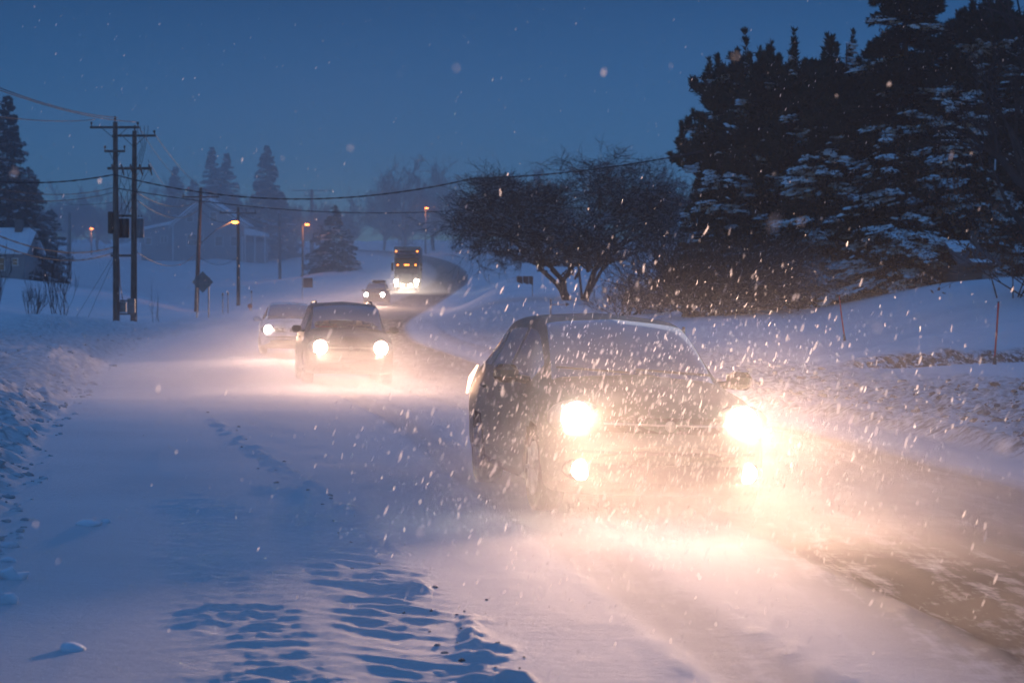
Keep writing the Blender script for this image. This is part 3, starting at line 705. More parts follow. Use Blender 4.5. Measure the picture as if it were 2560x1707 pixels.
im = MB(); im.tube([(-.03, -.05, h1), (-.03, -.05, h1 + .12), (-.03, -.05, h1 + .3)], [.02, .06, .04], 8); im.build('insulator', M['ceramic'], p1)
im = MB(); im.tube([(.1, -.05, h2), (.1, -.05, h2 + .12), (.1, -.05, h2 + .3)], [.02, .06, .04], 8); im.build('insulator', M['ceramic'], p2)
# switch gear arm and its leads
sg = MB(); sg.box((-.15, -.22, h2 - 2.05), (2.4, .12, .14), bev=.01); sgo = sg.build('switch_arm', M['wood'], p2)
for i in range(5):
    c_ = MB(); xx_ = -1.1 + i * .5
    c_.tube([(xx_, -.3, h2 - 1.85), (xx_ + .1, -.42, h2 - 2.1), (xx_ + .2, -.5, h2 - 2.45)], [.05, .06, .03], 8); c_.build('fuse_cutout', M['ceramic'], sgo)
rd = np.random.default_rng(4)
for i in range(9):
    a = Vector((-1.0 + i * .24, -.3, h2 - 2.1)); b = Vector((-.85 + rd.random() * .7, -.3, h2 - 4.0 - rd.random() * .8)); m_ = (a + b) / 2 + Vector((rd.normal() * .2, 0, -.1))
    c_ = MB(); c_.tube([a, m_, b], .014, 5); c_.build('lead', M['wire'], p2)
for i in range(4):
    a = Vector((.2 + i * .22, -.15, h2 + .25)); b = Vector((.1 + i * .12, -.3, h2 - 2.0)); m_ = (a + b) / 2 + Vector((.35 - i * .1, 0, 0))
    c_ = MB(); c_.tube([a, m_, b], .014, 5); c_.build('lead', M['wire'], p2)
# three transformer cans between the poles, one on the outside
for i, (xo, w_) in enumerate([(-.78, .21), (-.38, .21), (.42, .2)]):
    zc = h2 - 5.25
    c_ = MB(); c_.tube([(xo, -.28, zc - .55), (xo, -.28, zc - .5), (xo, -.28, zc + .45), (xo, -.28, zc + .5)], [w_ * .9, w_, w_, w_ * .85], 14)
    for s in (-.08, .08): c_.tube([(xo + s, -.28, zc + .48), (xo + s, -.28, zc + .7)], [.04, .025], 6)
    t_ = c_.build('transformer', M['greybox'] if i == 2 else M['black'], p2)
    s_ = MB(); s_.ball((xo, -.28, zc + .5), w_ * .9, 10, 0, (1, 1, .35)); s_.build('snow', M['snowcap'], t_)
for zz_ in (h2 - 6.75, h2 - 4.6):
    c_ = MB(); c_.box((-.58, 0, zz_), (1.3, .12, .12)); c_.build('bracket', M['wood'], p2)
c_ = MB(); c_.box((-.28, -.05, h1 - 5.3), (.24, .3, 1.15), bev=.03); c_.build('switch_box', M['black'], p1)
# meter cabinet on rails between the feet
mc = empty('meter_cabinet', (X(312, 105.6), 105.6, hz(X(312, 105.6), 105.6))); tag(mc, 'grey meter cabinet on two rails between the feet of the twin pole', 'cabinet')
for zz_ in (1.32, .62):
    c_ = MB(); c_.box((0, -.2, zz_), (1.0, .06, .09)); c_.build('rail', M['steel'], mc)
c_ = MB(); c_.box((-.02, -.34, .98), (.34, .2, .55), bev=.02); c_.build('meter_box', M['steel'], mc)
c_ = MB(); c_.box((.42, -.36, 1.05), (.40, .24, .78), bev=.03); c_.build('cabinet_box', M['greybox'], mc)
c_ = MB(); c_.tube([(-.02, -.34, 1.25), (-.2, -.25, 2.2), (-.25, -.2, 3.5)], .025, 6); c_.build('conduit', M['greybox'], mc)

def lamp_head(root, x0, z0, x1, z1, part=True):
    c_ = MB(); c_.tube([(x0, 0, z0), ((x0 + x1) / 2, -.3, (z0 + z1) / 2 + .35), (x1, -.6, z1 + .12)], .035, 6); c_.build('lamp_arm', M['steel'], root)
    c_ = MB(); c_.ball((x1 + .1, -.65, z1 + .08), .3, 12, 0, (1.2, .6, .38)); hd = c_.build('lamp_head', M['steel'], root)
    c_ = MB(); c_.ball((x1 + .1, -.68, z1 - .02), .26, 12, 0, (1.15, .7, .5)); c_.build('lamp_glass', M['sodium'], hd)
    l = bpy.data.lights.new('lamp_light', 'POINT'); l.energy = 120; l.color = (1, .38, .12); l.shadow_soft_size = .3
    lo = bpy.data.objects.new('lamp_light', l); COL.objects.link(lo); lo.parent = hd; lo.location = (x1 + .1, -.7, z1 - .35)
p3, h3 = pole(490, 470, 172, 'leaning utility pole before the gabled house, with a long lamp arm', arms=((.8, 1.6),), r=.17, lean=.45)
xl = X(588, 172) - X(490, 172)
lamp_head(p3, .3, h3 - 4.9, xl, Z(556, 172) - hz(X(490, 172), 172))
p4, h4 = pole(596, 518, 195, 'straight utility pole on the slope just past the first street lamp', arms=((.6, 1.8),), r=.16)
p5, h5 = pole(700, 533, 275, 'short distant utility pole below the pointed spruce', arms=((1.2, 1.3),), r=.2, lean=-.1, braces=False)
p6, h6 = pole(757, 556, 255, 'thin pole carrying the second street lamp before the snowy slope', arms=(), r=.13)
lamp_head(p6, 0, h6 - .7, .55, h6 - .3)
p7, h7 = pole(780, 474, 330, 'farthest pole with a wide crossarm, rising behind the round snowy spruce', arms=((.2, 3.2), (1.1, 1.2)), r=.3, braces=False)
p8, h8 = pole(175, 532, 262, 'plain far pole near the low round distant spruce', arms=(), r=.2)
p9, h9 = pole(229, 572, 330, 'small far pole with a street lamp beside the twin pole', arms=(), r=.12)
lamp_head(p9, 0, h9 - .5, .1, h9)
p10, h10 = pole(1064, 521, 330, 'far pole with a street lamp among the trees above the bend', arms=(), r=.14)
lamp_head(p10, 0, h10 - .5, .1, h10)

def wire(pts, label, r=.012, sag=0, group='overhead wires', n=26, lumps=False):
    """through 3-D points, a hanging curve between each pair"""
    out = []
    for i in range(len(pts) - 1):
        a, b = Vector(pts[i]), Vector(pts[i + 1]); s = sag[i] if isinstance(sag, (list, tuple)) else sag
        for k in range(n + (i == len(pts) - 2)):
            t = k / n; p = a.lerp(b, t); p.z -= 4 * s * t * (1 - t); out.append(p)
    mb = MB()
    rr = [r * (1 + (.35 * math.sin(i * 2.3) if lumps else 0)) for i in range(len(out))]
    mb.tube(out, rr, 5); return tag(mb.build('overhead_wire', M['wire']), label, 'wire', group)
# heavy cable crossing the whole view
wire([P(-350, 378, 96), P(286, 437, 104.8)], 'heavy dark cable from the picture edge to the twin pole', .035, .9, n=60, lumps=True)
wire([P(286, 437, 104.8), P(1182, 447, 99), P(1760, 378, 90)], 'heavy dark cable from the twin pole over the road to the pines', .035, [1.15, .25], n=90, lumps=True)
wire([P(286, 470, 105), P(1500, 470, 150)], 'thinner cable just under the heavy one crossing the road', .028, 1.6, n=60)
wire([P(-200, 133, 60), P(295, 295, 104.8)], 'upper of the two top wires running from the picture edge to the twin pole', .020, .4)
wire([P(-200, 147, 60), P(341, 306, 107.8)], 'lower of the two top wires running from the picture edge to the twin pole', .020, .4)
wire([P(-300, 228, 62), P(240, 300, 104.8)], 'top wire ending at the outer insulator of the twin pole', .018, .4)
wire([P(-200, 415, 80), P(284, 470, 104.8)], 'wire below the heavy cable, upper of the slack pair', .018, .7)
wire([P(-200, 455, 80), P(284, 482, 104.8)], 'wire below the heavy cable, lower of the slack pair', .018, .6)
wire([P(60, 480, 170), P(284, 506, 104.8)], 'faint wire slanting down to the twin pole from the distant spruces', .012, .5)
wire([P(-200, 480, 70), P(284, 618, 104.8)], 'upper of the two low cables slanting down to the twin pole', .028, 1.0, n=50, lumps=True)
wire([P(-200, 500, 70), P(284, 632, 104.8)], 'lower of the two low cables slanting down to the twin pole', .028, 1.1, n=50, lumps=True)
q3 = lambda dx, dz: (X(490, 172) + .45 + dx, 171.8, Z(470, 172) + dz)
wire([P(383, 328, 107.8), q3(1.5, -.5)], 'outer wire from the twin pole to the leaning pole', .016, .8)
wire([P(341, 306, 107.8), q3(.2, -.5)], 'middle wire from the twin pole to the leaning pole', .014, .9)
wire([P(371, 400, 107.8), q3(-1.5, -.5)], 'inner wire from the switch arm to the leaning pole', .014, .7)
wire([P(340, 480, 107.8), P(500, 500, 172), P(600, 520, 195), P(705, 545, 275)], 'slack cable from the twin pole past the gabled house', .022, .7)
wire([P(340, 498, 107.8), P(500, 522, 172), P(600, 540, 195), P(705, 560, 275)], 'lowest cable strung along the poles past the gabled house', .022, .9)
wire([P(598, 520, 195), P(780, 476, 330)], 'wire rising from the straight pole to the farthest pole', .02, 1.0)
wire([P(705, 540, 275), P(1120, 555, 300), P(1300, 560, 310)], 'faint wire crossing above the bend, upper of two', .03, 1.2)
wire([P(600, 535, 195), P(780, 553, 330), P(1120, 566, 330)], 'faint wire crossing above the bend, lower of two', .03, 1.2)
wire([P(340, 628, 107.8), P(490, 635, 172), P(596, 640, 195)], 'low cable from the twin pole to the straight pole', .022, .9)
for a_, b_, lb in (((284, 640), (185, 705), 'guy wire of the twin pole anchored farther out'), ((284, 650), (215, 712), 'guy wire of the twin pole anchored nearer in')):
    A0 = P(a_[0], a_[1], 105); B0 = P(b_[0], b_[1] + 55, 104); mb = MB(); mb.tube([A0, Vector((B0.x, B0.y, hz(B0.x, B0.y)))], .012, 5); tag(mb.build('guy_wire', M['steel']), lb, 'wire', 'guy wires')

# ------------------------------------------------------------------ signs and stakes
def G3(px, d): x = X(px, d); return Vector((x, d, hz(x, d)))
s = empty('diamond_sign', G3(507, 115)); tag(s, 'diamond shaped road sign seen from behind on two posts', 'sign')
zc = Z(705, 115) - s.location.z; hd = .63
c_ = MB(); c_.poly([(0, -.02, zc + hd), (hd * .98, -.02, zc), (0, -.02, zc - hd), (-hd * .98, -.02, zc)], .012); c_.build('sign_plate', M['sign'], s)
for xx_ in (-.33, .35):
    c_ = MB(); c_.box((xx_, -.07, (zc + .3) / 2 - .2), (.065, .06, zc + .7)); c_.build('post', M['steel'], s)
c_ = MB(); c_.box((0, -.045, zc + .22), (.9, .03, .05)); c_.box((0, -.045, zc - .22), (.9, .03, .05)); c_.build('brace', M['steel'], s)
s = empty('lane_sign', G3(756, 175)); tag(s, 'small square sign fixed beside a thin post on the slope', 'sign')
zc = Z(707, 175) - s.location.z
c_ = MB(); c_.box((0, 0, zc / 2 + .2), (.06, .06, zc + 1.8)); c_.build('post', M['steel'], s)
c_ = MB(); c_.box((.5, -.05, zc), (.85, .03, .85), bev=.01); c_.build('sign_plate', M['signdark'], s)
s = empty('board_sign', G3(1332, 122)); tag(s, 'small dark rectangular board on a thin post beside the wide bare tree', 'sign')
zc = Z(700, 122) - s.location.z
c_ = MB(); c_.box((-.02, 0, zc / 2), (.05, .05, zc)); c_.build('post', M['steel'], s)
for i, (x0, x1) in enumerate(((-.98, -.62), (-.60, -.26), (-.24, .02))):
    c_ = MB(); c_.poly([(x0, -.05, zc + .24), (x1, -.05, zc + .22), (x1, -.05, zc - .26 - .03 * i), (x0, -.05, zc - .12 - .05 * i)], .02); c_.build('board', M['signdark'], s)
s = empty('arm_post', G3(1377, 80)); tag(s, 'thin post with a level arm ending in a small pointer, beyond the near car roof', 'post')
zc = Z(748, 80) - s.location.z
c_ = MB(); c_.box((0, 0, zc / 2), (.05, .05, zc)); c_.build('post', M['black'], s)
za = Z(761, 80) - s.location.z
c_ = MB(); c_.box((.33, 0, za), (.62, .03, .035)); c_.poly([(.6, -.02, za + .09), (.76, -.02, za), (.6, -.02, za - .09)], .04); c_.build('arm', M['black'], s)
s = G3(1709, 40)
c_ = MB(); c_.box((0, 0, (Z(817, 40) - s.z) / 2), (.055, .055, Z(817, 40) - s.z), bev=.006); o = c_.build('stub_post', M['wood']); o.location = s; tag(o, 'short wooden stub post showing above the near car roof edge', 'post')
def marker(px, d, pyt, pyb, leanpx, label):
    x = X(px, d); zb = hz(x, d); root = empty('snow_marker', (x, d, zb)); tag(root, label, 'marker pole', 'red snow marker poles')
    h = Z(pyt, d) - zb; lx = leanpx / F * d
    c_ = MB(); c_.tube([(0, 0, .16), (lx * .5, 0, h * .5), (lx, 0, h)], .025, 8); c_.build('rod', M['red'], root)
    c_ = MB(); c_.tube([(-lx * .1, 0, -.3), (0, 0, .1), (lx * .16, 0, .22)], [.05, .045, .026], 8); c_.build('socket', M['black'], root)
    c_ = MB(); c_.cyl((lx, 0, h), (lx, 0, h + .035), .024, 8); c_.build('cap', M['black'], root)
marker(2111, 65, 740, 852, -13, 'leaning red snow marker pole by the wide bush end of the drift')
marker(2487, 47, 757, 912, 9, 'taller red snow marker pole above the black trench of the drive')
for px, d, t_, lb in [(557, 130, 732, 'thin stake past the diamond sign, nearer that sign'), (570, 130, 730, 'thin stake past the diamond sign, nearer the straight pole'),
                      (629, 140, 726, 'thin stake above the small red reflector on the snow edge'), (1222, 200, 686, 'thin stake on the slope across the bend, farther from the board sign'), (1248, 200, 682, 'thin stake on the slope across the bend, nearer the board sign')]:
    s = G3(px, d); h = Z(t_, d) - s.z
    c_ = MB(); c_.tube([(0, 0, -.2), (0, 0, h)], [.028, .022], 6); c_.box((0, -.02, h - .1), (.10, .02, .14)); o = c_.build('stake', M['black']); o.location = s; tag(o, lb, 'stake', 'thin stakes in the snow')
s = G3(625, 138); c_ = MB(); c_.cyl((0, -.02, .32), (0, .02, .32), .17, 12); c_.box((0, .03, .1), (.04, .03, .5)); o = c_.build('reflector', M['redsnow']); o.location = s; tag(o, 'small red round reflector low in the snow by a thin stake', 'reflector')

# ------------------------------------------------------------------ houses
def window(root, x, z, w_, h_, y, fr=.09):
    c_ = MB()
    c_.box((x, y - .03, z + h_ / 2 + fr / 2), (w_ + 2 * fr, .10, fr)); c_.box((x, y - .04, z - h_ / 2 - fr / 2), (w_ + 2 * fr + .1, .14, fr))
    c_.box((x - w_ / 2 - fr / 2, y - .03, z), (fr, .10, h_)); c_.box((x + w_ / 2 + fr / 2, y - .03, z), (fr, .10, h_)); c_.box((x, y - .025, z), (w_, .05, .05))
    f = c_.build('window', M['trim'], root)
    c_ = MB(); c_.box((x, y - .004, z), (w_, .02, h_)); c_.build('pane', M['pane'], f)
# gabled house with a lower wing and a porch
hx, hd_ = 508, 320
o_ = Vector((X(hx, hd_), hd_, hz(X(hx, hd_), hd_) - .3)); hs = empty('gabled_house', o_); tag(hs, 'pale gabled house with a lower wing and a snowy porch roof', 'house')
wl = X(431, hd_) - o_.x; wr = X(615, hd_) - o_.x
zg = Z(497, hd_) - o_.z; ze = Z(563, hd_) - o_.z; xm = X(512, hd_) - o_.x
c_ = MB(); c_.poly([(wl, 0, -1), (wr, 0, -1), (wr, 0, ze), (xm, 0, zg), (wl, 0, ze)], 9); c_.build('wall', M['siding'], hs)
rf = MB()
for x0, z0 in ((wl, ze), (wr, ze)):
    sx = 1 if x0 > xm else -1; ex, ez = x0 + sx * .5, z0 - .5 * (zg - ze) / abs(xm - x0)
    rf.poly([(xm, -.5, zg + .05), (ex, -.5, ez + .05), (ex, -.5, ez + .25), (xm, -.5, zg + .28)], 10)
rfo = rf.build('roof', M['shingle'], hs)
sn = MB()
for x0, z0 in ((wl, ze), (wr, ze)):
    sx = 1 if x0 > xm else -1; ex, ez = x0 + sx * .55, z0 - .55 * (zg - ze) / abs(xm - x0)
    sn.poly([(xm, -.56, zg + .26), (ex, -.56, ez + .23), (ex, -.56, ez + .48), (xm, -.56, zg + .58)], 10.1)
sn.build('snow', M['snowcap'], rfo)
fz = MB()
for x0, z0 in ((wl, ze), (wr, ze)):
    sx = 1 if x0 > xm else -1; ex, ez = x0 + sx * .5, z0 - .5 * (zg - ze) / abs(xm - x0)
    fz.poly([(xm, -.62, zg - .25), (ex, -.62, ez - .25), (ex, -.62, ez + .03), (xm, -.62, zg + .03)], .05)
fz.box((wl + .12, -.05, ze / 2), (.22, .08, ze + 1)); fz.box((wr - .12, -.05, ze / 2), (.22, .08, ze + 1)); fz.build('trim', M['trim'], hs)
for px, py, a, b in ((475, 543, 1.0, 1.5), (534, 543, 1.0, 1.5), (480, 600, 1.4, 1.8), (500, 600, 1.0, 1.8), (548, 603, 1.2, 1.5), (585, 603, 1.0, 1.5)):
    window(hs, X(px, hd_) - o_.x, Z(py, hd_) - o_.z, a, b, 0)
wl2 = X(352, hd_) - o_.x; zt = Z(560, hd_) - o_.z; zb_ = Z(577, hd_) - o_.z
c_ = MB(); c_.poly([(wl2, .6, -1), (wl - .01, .6, -1), (wl - .01, .6, zt), (wl2, .6, zb_)], 7); c_.build('wing_wall', M['siding'], hs)
c_ = MB(); c_.poly([(wl2 - .4, .2, zb_ + .0), (wl - .02, .2, zt + .02), (wl - .02, .2, zt + .5), (wl2 - .4, .2, zb_ + .45)], 7.6); c_.build('wing_roof', M['snowcap'], hs)
for px in (404, 413): window(hs, X(px, hd_) - o_.x, Z(598, hd_) - o_.z, .45, 1.0, .6)
window(hs, X(370, hd_) - o_.x, Z(603, hd_) - o_.z, .9, 1.0, .6)
pr = MB(); pr.poly([(wr + .02, -2.2, Z(588, hd_) - o_.z), (wr + 3.4, -2.2, Z(592, hd_) - o_.z), (wr + 3.4, -2.2, Z(584, hd_) - o_.z), (wr + 1.2, -2.2, Z(574, hd_) - o_.z), (wr + .02, -2.2, Z(573, hd_) - o_.z)], 5)
pro = pr.build('porch_roof', M['snowcap'], hs)
for xx_ in (wr - .5, wr + 1.5, wr + 3.1):
    c_ = MB(); c_.box((xx_ + .2, -1.9, (Z(590, hd_) - o_.z) / 2 - .3), (.2, .2, Z(590, hd_) - o_.z + .2)); c_.build('porch_post', M['trim'], hs)
c_ = MB(); c_.box((wr + 1.4, 1.5, 1.0), (3.6, 3.0, 4.2)); c_.build('porch_wall', M['siding'], hs)
# low white house at the picture edge
o_ = Vector((X(10, 200), 200, hz(X(10, 200), 200) - .3)); hs = empty('cottage', o_); tag(hs, 'low white cottage with snow covered roof, cut by the picture edge', 'house')
xa, xb_ = X(-120, 200) - o_.x, X(62, 200) - o_.x; zt = Z(632, 200) - o_.z; zr_ = Z(572, 200) - o_.z
c_ = MB(); c_.box(((xa + xb_) / 2, 3.5, zt / 2 - .3), (xb_ - xa, 7, zt + .6)); c_.poly([(xb_ - .02, 0, zt), (xb_ - .02, 7, zt), (xb_ - .02, 3.5, zr_ - .2)], .02, (-1, 0, 0)); c_.build('wall', M['siding'], hs)
c_ = MB(); c_.add([(xa, -.5, zt - .15), (xb_ + .35, -.5, zt - .15), (xb_ + .35, 3.5, zr_ - .2), (xa, 3.5, zr_ - .2), (xa, -.55, zt + .12), (xb_ + .4, -.55, zt + .12), (xb_ - .3, 3.5, zr_ + .25), (xa, 3.5, zr_ + .25), (xb_ + .35, 7.5, zt - .15), (xa, 7.5, zt - .15), (xb_ + .4, 7.55, zt + .12), (xa, 7.55, zt + .12)],
    [(0, 1, 2, 3), (4, 7, 6, 5), (0, 4, 5, 1), (1, 5, 6, 2), (0, 3, 7, 4), (3, 2, 8, 9), (7, 11, 10, 6), (8, 10, 11, 9), (2, 6, 10, 8), (3, 9, 11, 7)]); rfo = c_.build('roof', M['snowcap'], hs)
c_ = MB(); c_.box((X(30, 200) - o_.x, 3.0, zr_ + .4), (.7, .7, 1.3)); c_.build('chimney', M['darkwall'], rfo)
window(hs, X(5, 200) - o_.x, Z(660, 200) - o_.z, .5, 1.2, 0); window(hs, X(-40, 200) - o_.x, Z(660, 200) - o_.z, .8, 1.2, 0)
window(hs, X(38, 200) - o_.x, Z(655, 200) - o_.z, .5, .6, 0)
# small dark house under the pines
dd = 76
o_ = Vector((X(2440, dd), dd, hz(X(2440, dd), dd) - .4)); hs = empty('small_house', o_); tag(hs, 'small dark house with patchy snow on its roof, half hidden by the evergreens', 'house')
xa, xb_ = X(2395, dd) - o_.x, X(2482, dd) - o_.x; zt = Z(662, dd) - o_.z; zr_ = Z(603, dd) - o_.z
c_ = MB(); c_.box(((xa + xb_) / 2, 2, zt / 2), (xb_ - xa, 4, zt)); c_.build('wall', M['darkwall'], hs)
c_ = MB(); c_.box((X(2468, dd) - o_.x, -.012, zt / 2 - .1), (X(2482, dd) - X(2456, dd), .02, zt - .2)); c_.build('wall_panel', M['siding'], hs)
c_ = MB(); c_.poly([(xa - .1, -.45, zt - .05), (xb_ + .25, -.45, zt - .05), (X(2462, dd) - o_.x, 2, zr_), (X(2385, dd) - o_.x, 2, zr_)], .1, (0, 0, 1)); c_.poly([(xa - .1, 4.4, zt - .05), (xb_ + .25, 4.4, zt - .05), (X(2462, dd) - o_.x, 2, zr_ + .003), (X(2385, dd) - o_.x, 2, zr_ + .003)], .1, (0, 0, 1)); rfo = c_.build('roof', M['shingle'], hs)
pt = np.random.default_rng(2)
sx0 = X(2385, dd) - o_.x
for u0, u1, v0, v1 in ((.02, .30, .62, .96), (.30, .62, .55, .75), (.62, .80, .62, .95), (.32, .40, .80, .95), (.5, .6, .82, .95), (.1, .3, .48, .58), (.45, .98, .03, .14)):
    zz = lambda v: zt - .05 + (zr_ - zt + .05) * v; yy_ = lambda v: -.45 + 2.45 * v
    c_ = MB(); c_.poly([(sx0 + u0 * 1.25 + .1 * (1 - v0), yy_(v0), zz(v0) + .105), (sx0 + u1 * 1.25 + .15 * (1 - v0), yy_(v0), zz(v0) + .105), (sx0 + u1 * 1.25 + .05, yy_(v1), zz(v1) + .105), (sx0 + u0 * 1.25, yy_(v1), zz(v1) + .105)], .03, (0, 0, 1)); c_.build('snow', M['snowcap'], rfo)
c_ = MB(); c_.box((X(2460, dd) - o_.x, 1.6, zr_ + .1), (.28, .28, .7)); c_.build('chimney', M['darkwall'], rfo)
# pale garage wall glimpsed under the low spruces
o_ = Vector((X(2180, 90), 90, hz(X(2180, 90), 90) - .4)); hs = empty('garage', o_); tag(hs, 'pale low garage glimpsed beneath the low spruces', 'garage')
c_ = MB(); c_.box((0, 1.5, 1.1), (2.6, 3, 2.2)); c_.build('wall', M['siding'], hs)
c_ = MB(); c_.box((-.2, -.015, .95), (1.7, .04, 1.7)); c_.build('door', M['trim'], hs)
c_ = MB(); c_.poly([(-1.5, -.3, 2.2), (1.5, -.3, 2.2), (1.5, 1.5, 2.9), (-1.5, 1.5, 2.9)], .2, (0, 0, 1)); c_.poly([(-1.5, 3.3, 2.2), (1.5, 3.3, 2.2), (1.5, 1.503, 2.9), (-1.5, 1.503, 2.9)], .2, (0, 0, 1)); c_.build('roof', M['snowcap'], hs)

# ------------------------------------------------------------------ vehicles
def pin(xs, vals): return [smooth_interp(xs, [v[i] for v in vals]) for i in range(len(vals[0]))]
PROF = {   # y (from nose, share of length), zb, zbelt, ztop, w_low, w_max, w_belt, w_top   (share of height / half width)
 'hatch': [(0, .20, .33, .36, .60, .66, .62, .50), (.012, .15, .38, .42, .80, .86, .80, .60), (.05, .12, .44, .50, .92, .95, .88, .70), (.12, .11, .53, .585, .95, .99, .91, .74),
           (.20, .11, .585, .635, .96, 1.0, .92, .76), (.265, .11, .61, .665, .96, 1.0, .92, .78), (.33, .11, .625, .78, .96, 1.0, .92, .745), (.40, .11, .635, .895, .96, 1.0, .92, .70), (.455, .11, .64, .962, .96, 1.0, .92, .665),
           (.52, .11, .645, .992, .96, 1.0, .92, .65), (.62, .11, .65, 1.0, .96, 1.0, .92, .65), (.80, .12, .665, .975, .95, .99, .91, .64), (.90, .13, .67, .92, .94, .97, .88, .62), (.96, .16, .66, .80, .92, .95, .86, .64), (.99, .2, .6, .66, .86, .92, .84, .70), (1.0, .24, .52, .56, .7, .78, .7, .6)],
 'suv': [(0, .22, .42, .46, .66, .74, .70, .6), (.012, .17, .47, .52, .86, .90, .86, .72), (.04, .15, .53, .575, .94, .96, .92, .80), (.12, .14, .585, .625, .96, .99, .94, .84),
         (.20, .14, .60, .645, .96, 1.0, .94, .84), (.25, .14, .61, .665, .96, 1.0, .94, .83), (.30, .14, .62, .80, .96, 1.0, .94, .79), (.345, .14, .62, .91, .96, 1.0, .94, .755), (.38, .14, .62, .962, .96, 1.0, .94, .735),
         (.44, .14, .62, .99, .96, 1.0, .94, .725), (.6, .14, .63, 1.0, .96, 1.0, .94, .725), (.84, .15, .64, .985, .95, .99, .93, .72), (.93, .16, .64, .95, .94, .98, .92, .71), (.975, .2, .62, .80, .93, .97, .91, .74), (.99, .24, .6, .66, .90, .94, .88, .76), (1.0, .28, .5, .54, .8, .86, .8, .7)],
}
def car(name, kind, L_, W, H, paint, loc, rz, label, lamps, roll=0, plate=False, wheel_r=.32, fog=True, hz_=.46, lampx=.74, detail=True, lamp_e=900, lamp_mat='head', group='vehicles driving toward the camera with lights on', glass='glass', rails=False):
    root = empty(name, loc); root.rotation_euler = (0, roll, rz); tag(root, label, 'car', group)
    pr = PROF[kind]; ysh = [p[0] for p in pr]; fs = pin(ysh, [p[1:] for p in pr])
    yv = np.unique(np.concatenate([np.linspace(0, .06, 10), np.linspace(.06, .94, 74), np.linspace(.94, 1, 10)]))
    zb, zbe, zt, wl, wm, wbt, wt = [f(yv) for f in fs]
    hw = W / 2
    cols = []
    crown = .012 * H
    ctrl = [(0 * wl, zb), (wl * .8, zb), (wl, zb + .03), (wm, zb + (zbe - zb) * .38), (wm, zb + (zbe - zb) * .70), (wbt, zbe), ((wt + (wbt - wt) * .12), zt - .045 * np.ones_like(zt) - .0), (wt * .86, zt - .008), (0 * wt, zt + crown)]
    ctrl[6] = (ctrl[6][0], np.maximum(zt - .05, zbe + (zt - zbe) * .45))
    CX = np.stack([c[0] * hw for c in ctrl]); CZ = np.stack([c[1] * H for c in ctrl])
    t = []; segn = [3, 2, 4, 4, 5, 9, 5, 8]
    for i, k in enumerate(segn): t += [i + j / k for j in range(k)]
    t.append(8.0); t = np.array(t)
    # Catmull-Rom between the ring points, straighter through the side glass
    def cr(Cc):
        out = []
        for q in t:
            i = min(int(q), 7); u = q - i; p0, p1_, p2_, p3_ = Cc[max(i - 1, 0)], Cc[i], Cc[i + 1], Cc[min(i + 2, 8)]
            c = .5 * (2 * p1_ + (p2_ - p0) * u + (2 * p0 - 5 * p1_ + 4 * p2_ - p3_) * u * u + (3 * p1_ - p0 - 3 * p2_ + p3_) * u ** 3)
            l = p1_ + (p2_ - p1_) * u; k = {0: 0, 1: .6, 2: .8, 3: 1, 4: .8, 5: .25, 6: .7, 7: .8}[i]
            out.append(c * k + l * (1 - k))
        return np.array(out)
    RX, RZ = cr(CX), cr(CZ)                        # (ring, station)
    RX[0] = 0; RX[-1] = 0
    Y = yv * L_ - L_ / 2
    nr_, ns_ = RX.shape
    full_x = np.concatenate([RX, -RX[-2:0:-1]]); full_z = np.concatenate([RZ, RZ[-2:0:-1]]); nring = full_x.shape[0]
    tt = np.concatenate([t, t[-2:0:-1]])
    # tuck the nose and flare the arches
    V_ = np.stack([full_x, np.broadcast_to(Y, full_x.shape), full_z], -1)      # ring, station, 3
    nose = np.exp(-(yv / .10) ** 2)
    V_[..., 1] += (np.abs(full_x) / hw) ** 2.4 * .30 * nose[None, :] * (1 if kind == 'hatch' else .6)
    wy = [-.5 * L_ + .20 * L_, -.5 * L_ + .80 * L_]
    ix = np.arange(nring * ns_).reshape(nring, ns_)
    body, gw, gs, gr, blk = [], [], [], [], []
    ws0, ws1 = (.275, .455) if kind == 'hatch' else (.262, .372)
    for i in range(nring):
        i2 = (i + 1) % nring; tm = (tt[i] + tt[i2]) / 2
        if i2 == 0: tm = .1
        sgn = 1 if i < nr_ - 1 else -1
        for j in range(ns_ - 1):
            q = (ix[i, j], ix[i, j + 1], ix[i2, j + 1], ix[i2, j]); ys_ = (yv[j] + yv[j + 1]) / 2; yc = (Y[j] + Y[j + 1]) / 2
            zc = V_[i, j, 2]
            if any((yc - a) ** 2 + (zc - wheel_r) ** 2 < (wheel_r + .045) ** 2 for a in wy) and 1.0 < tm < 5.0: continue
            if 6.35 < tm <= 8 and ws0 < ys_ < ws1: gw.append(q)
            elif 6.4 < tm <= 8 and (.905 if kind == 'hatch' else .935) < ys_ < (.965 if kind == 'hatch' else .98): gr.append(q)
            elif 5.12 < tm < 5.86 and (ws0 + .06 < ys_ < .90) and not (.555 < ys_ < .58) and not (.765 < ys_ < .785): gs.append((sgn, int(ys_ > .565) + int(ys_ > .775), q))
            elif tm < 2.2: blk.append(q)
            else: body.append(q)
    Vf = V_.reshape(-1, 3)
    def part(nm, fl, m, parent=root, push=0):
        fl = np.array(fl)[:, ::-1]; used, iv = np.unique(fl, return_inverse=True)
        return mesh_np(nm, Vf[used], iv.reshape(-1, 4), m, parent, smooth=True)
    bo = part('body', body, paint)
    for e_k, rv in ((0, 1), (-1, -1)):
        c_ = MB(); c_.add([Vf[k] for k in ix[:, e_k]], [tuple(range(nring))[::rv]]); c_.build('end_panel', paint, bo)
    part('underbody', blk, M['black'], bo)
    if gw: part('windscreen', gw, M[glass])
    for key in sorted({g_[:2] for g_ in gs}): part('side_window', [g_[2] for g_ in gs if g_[:2] == key], M[glass])
    if gr: part('rear_window', gr, M[glass])
    F0 = -L_ / 2
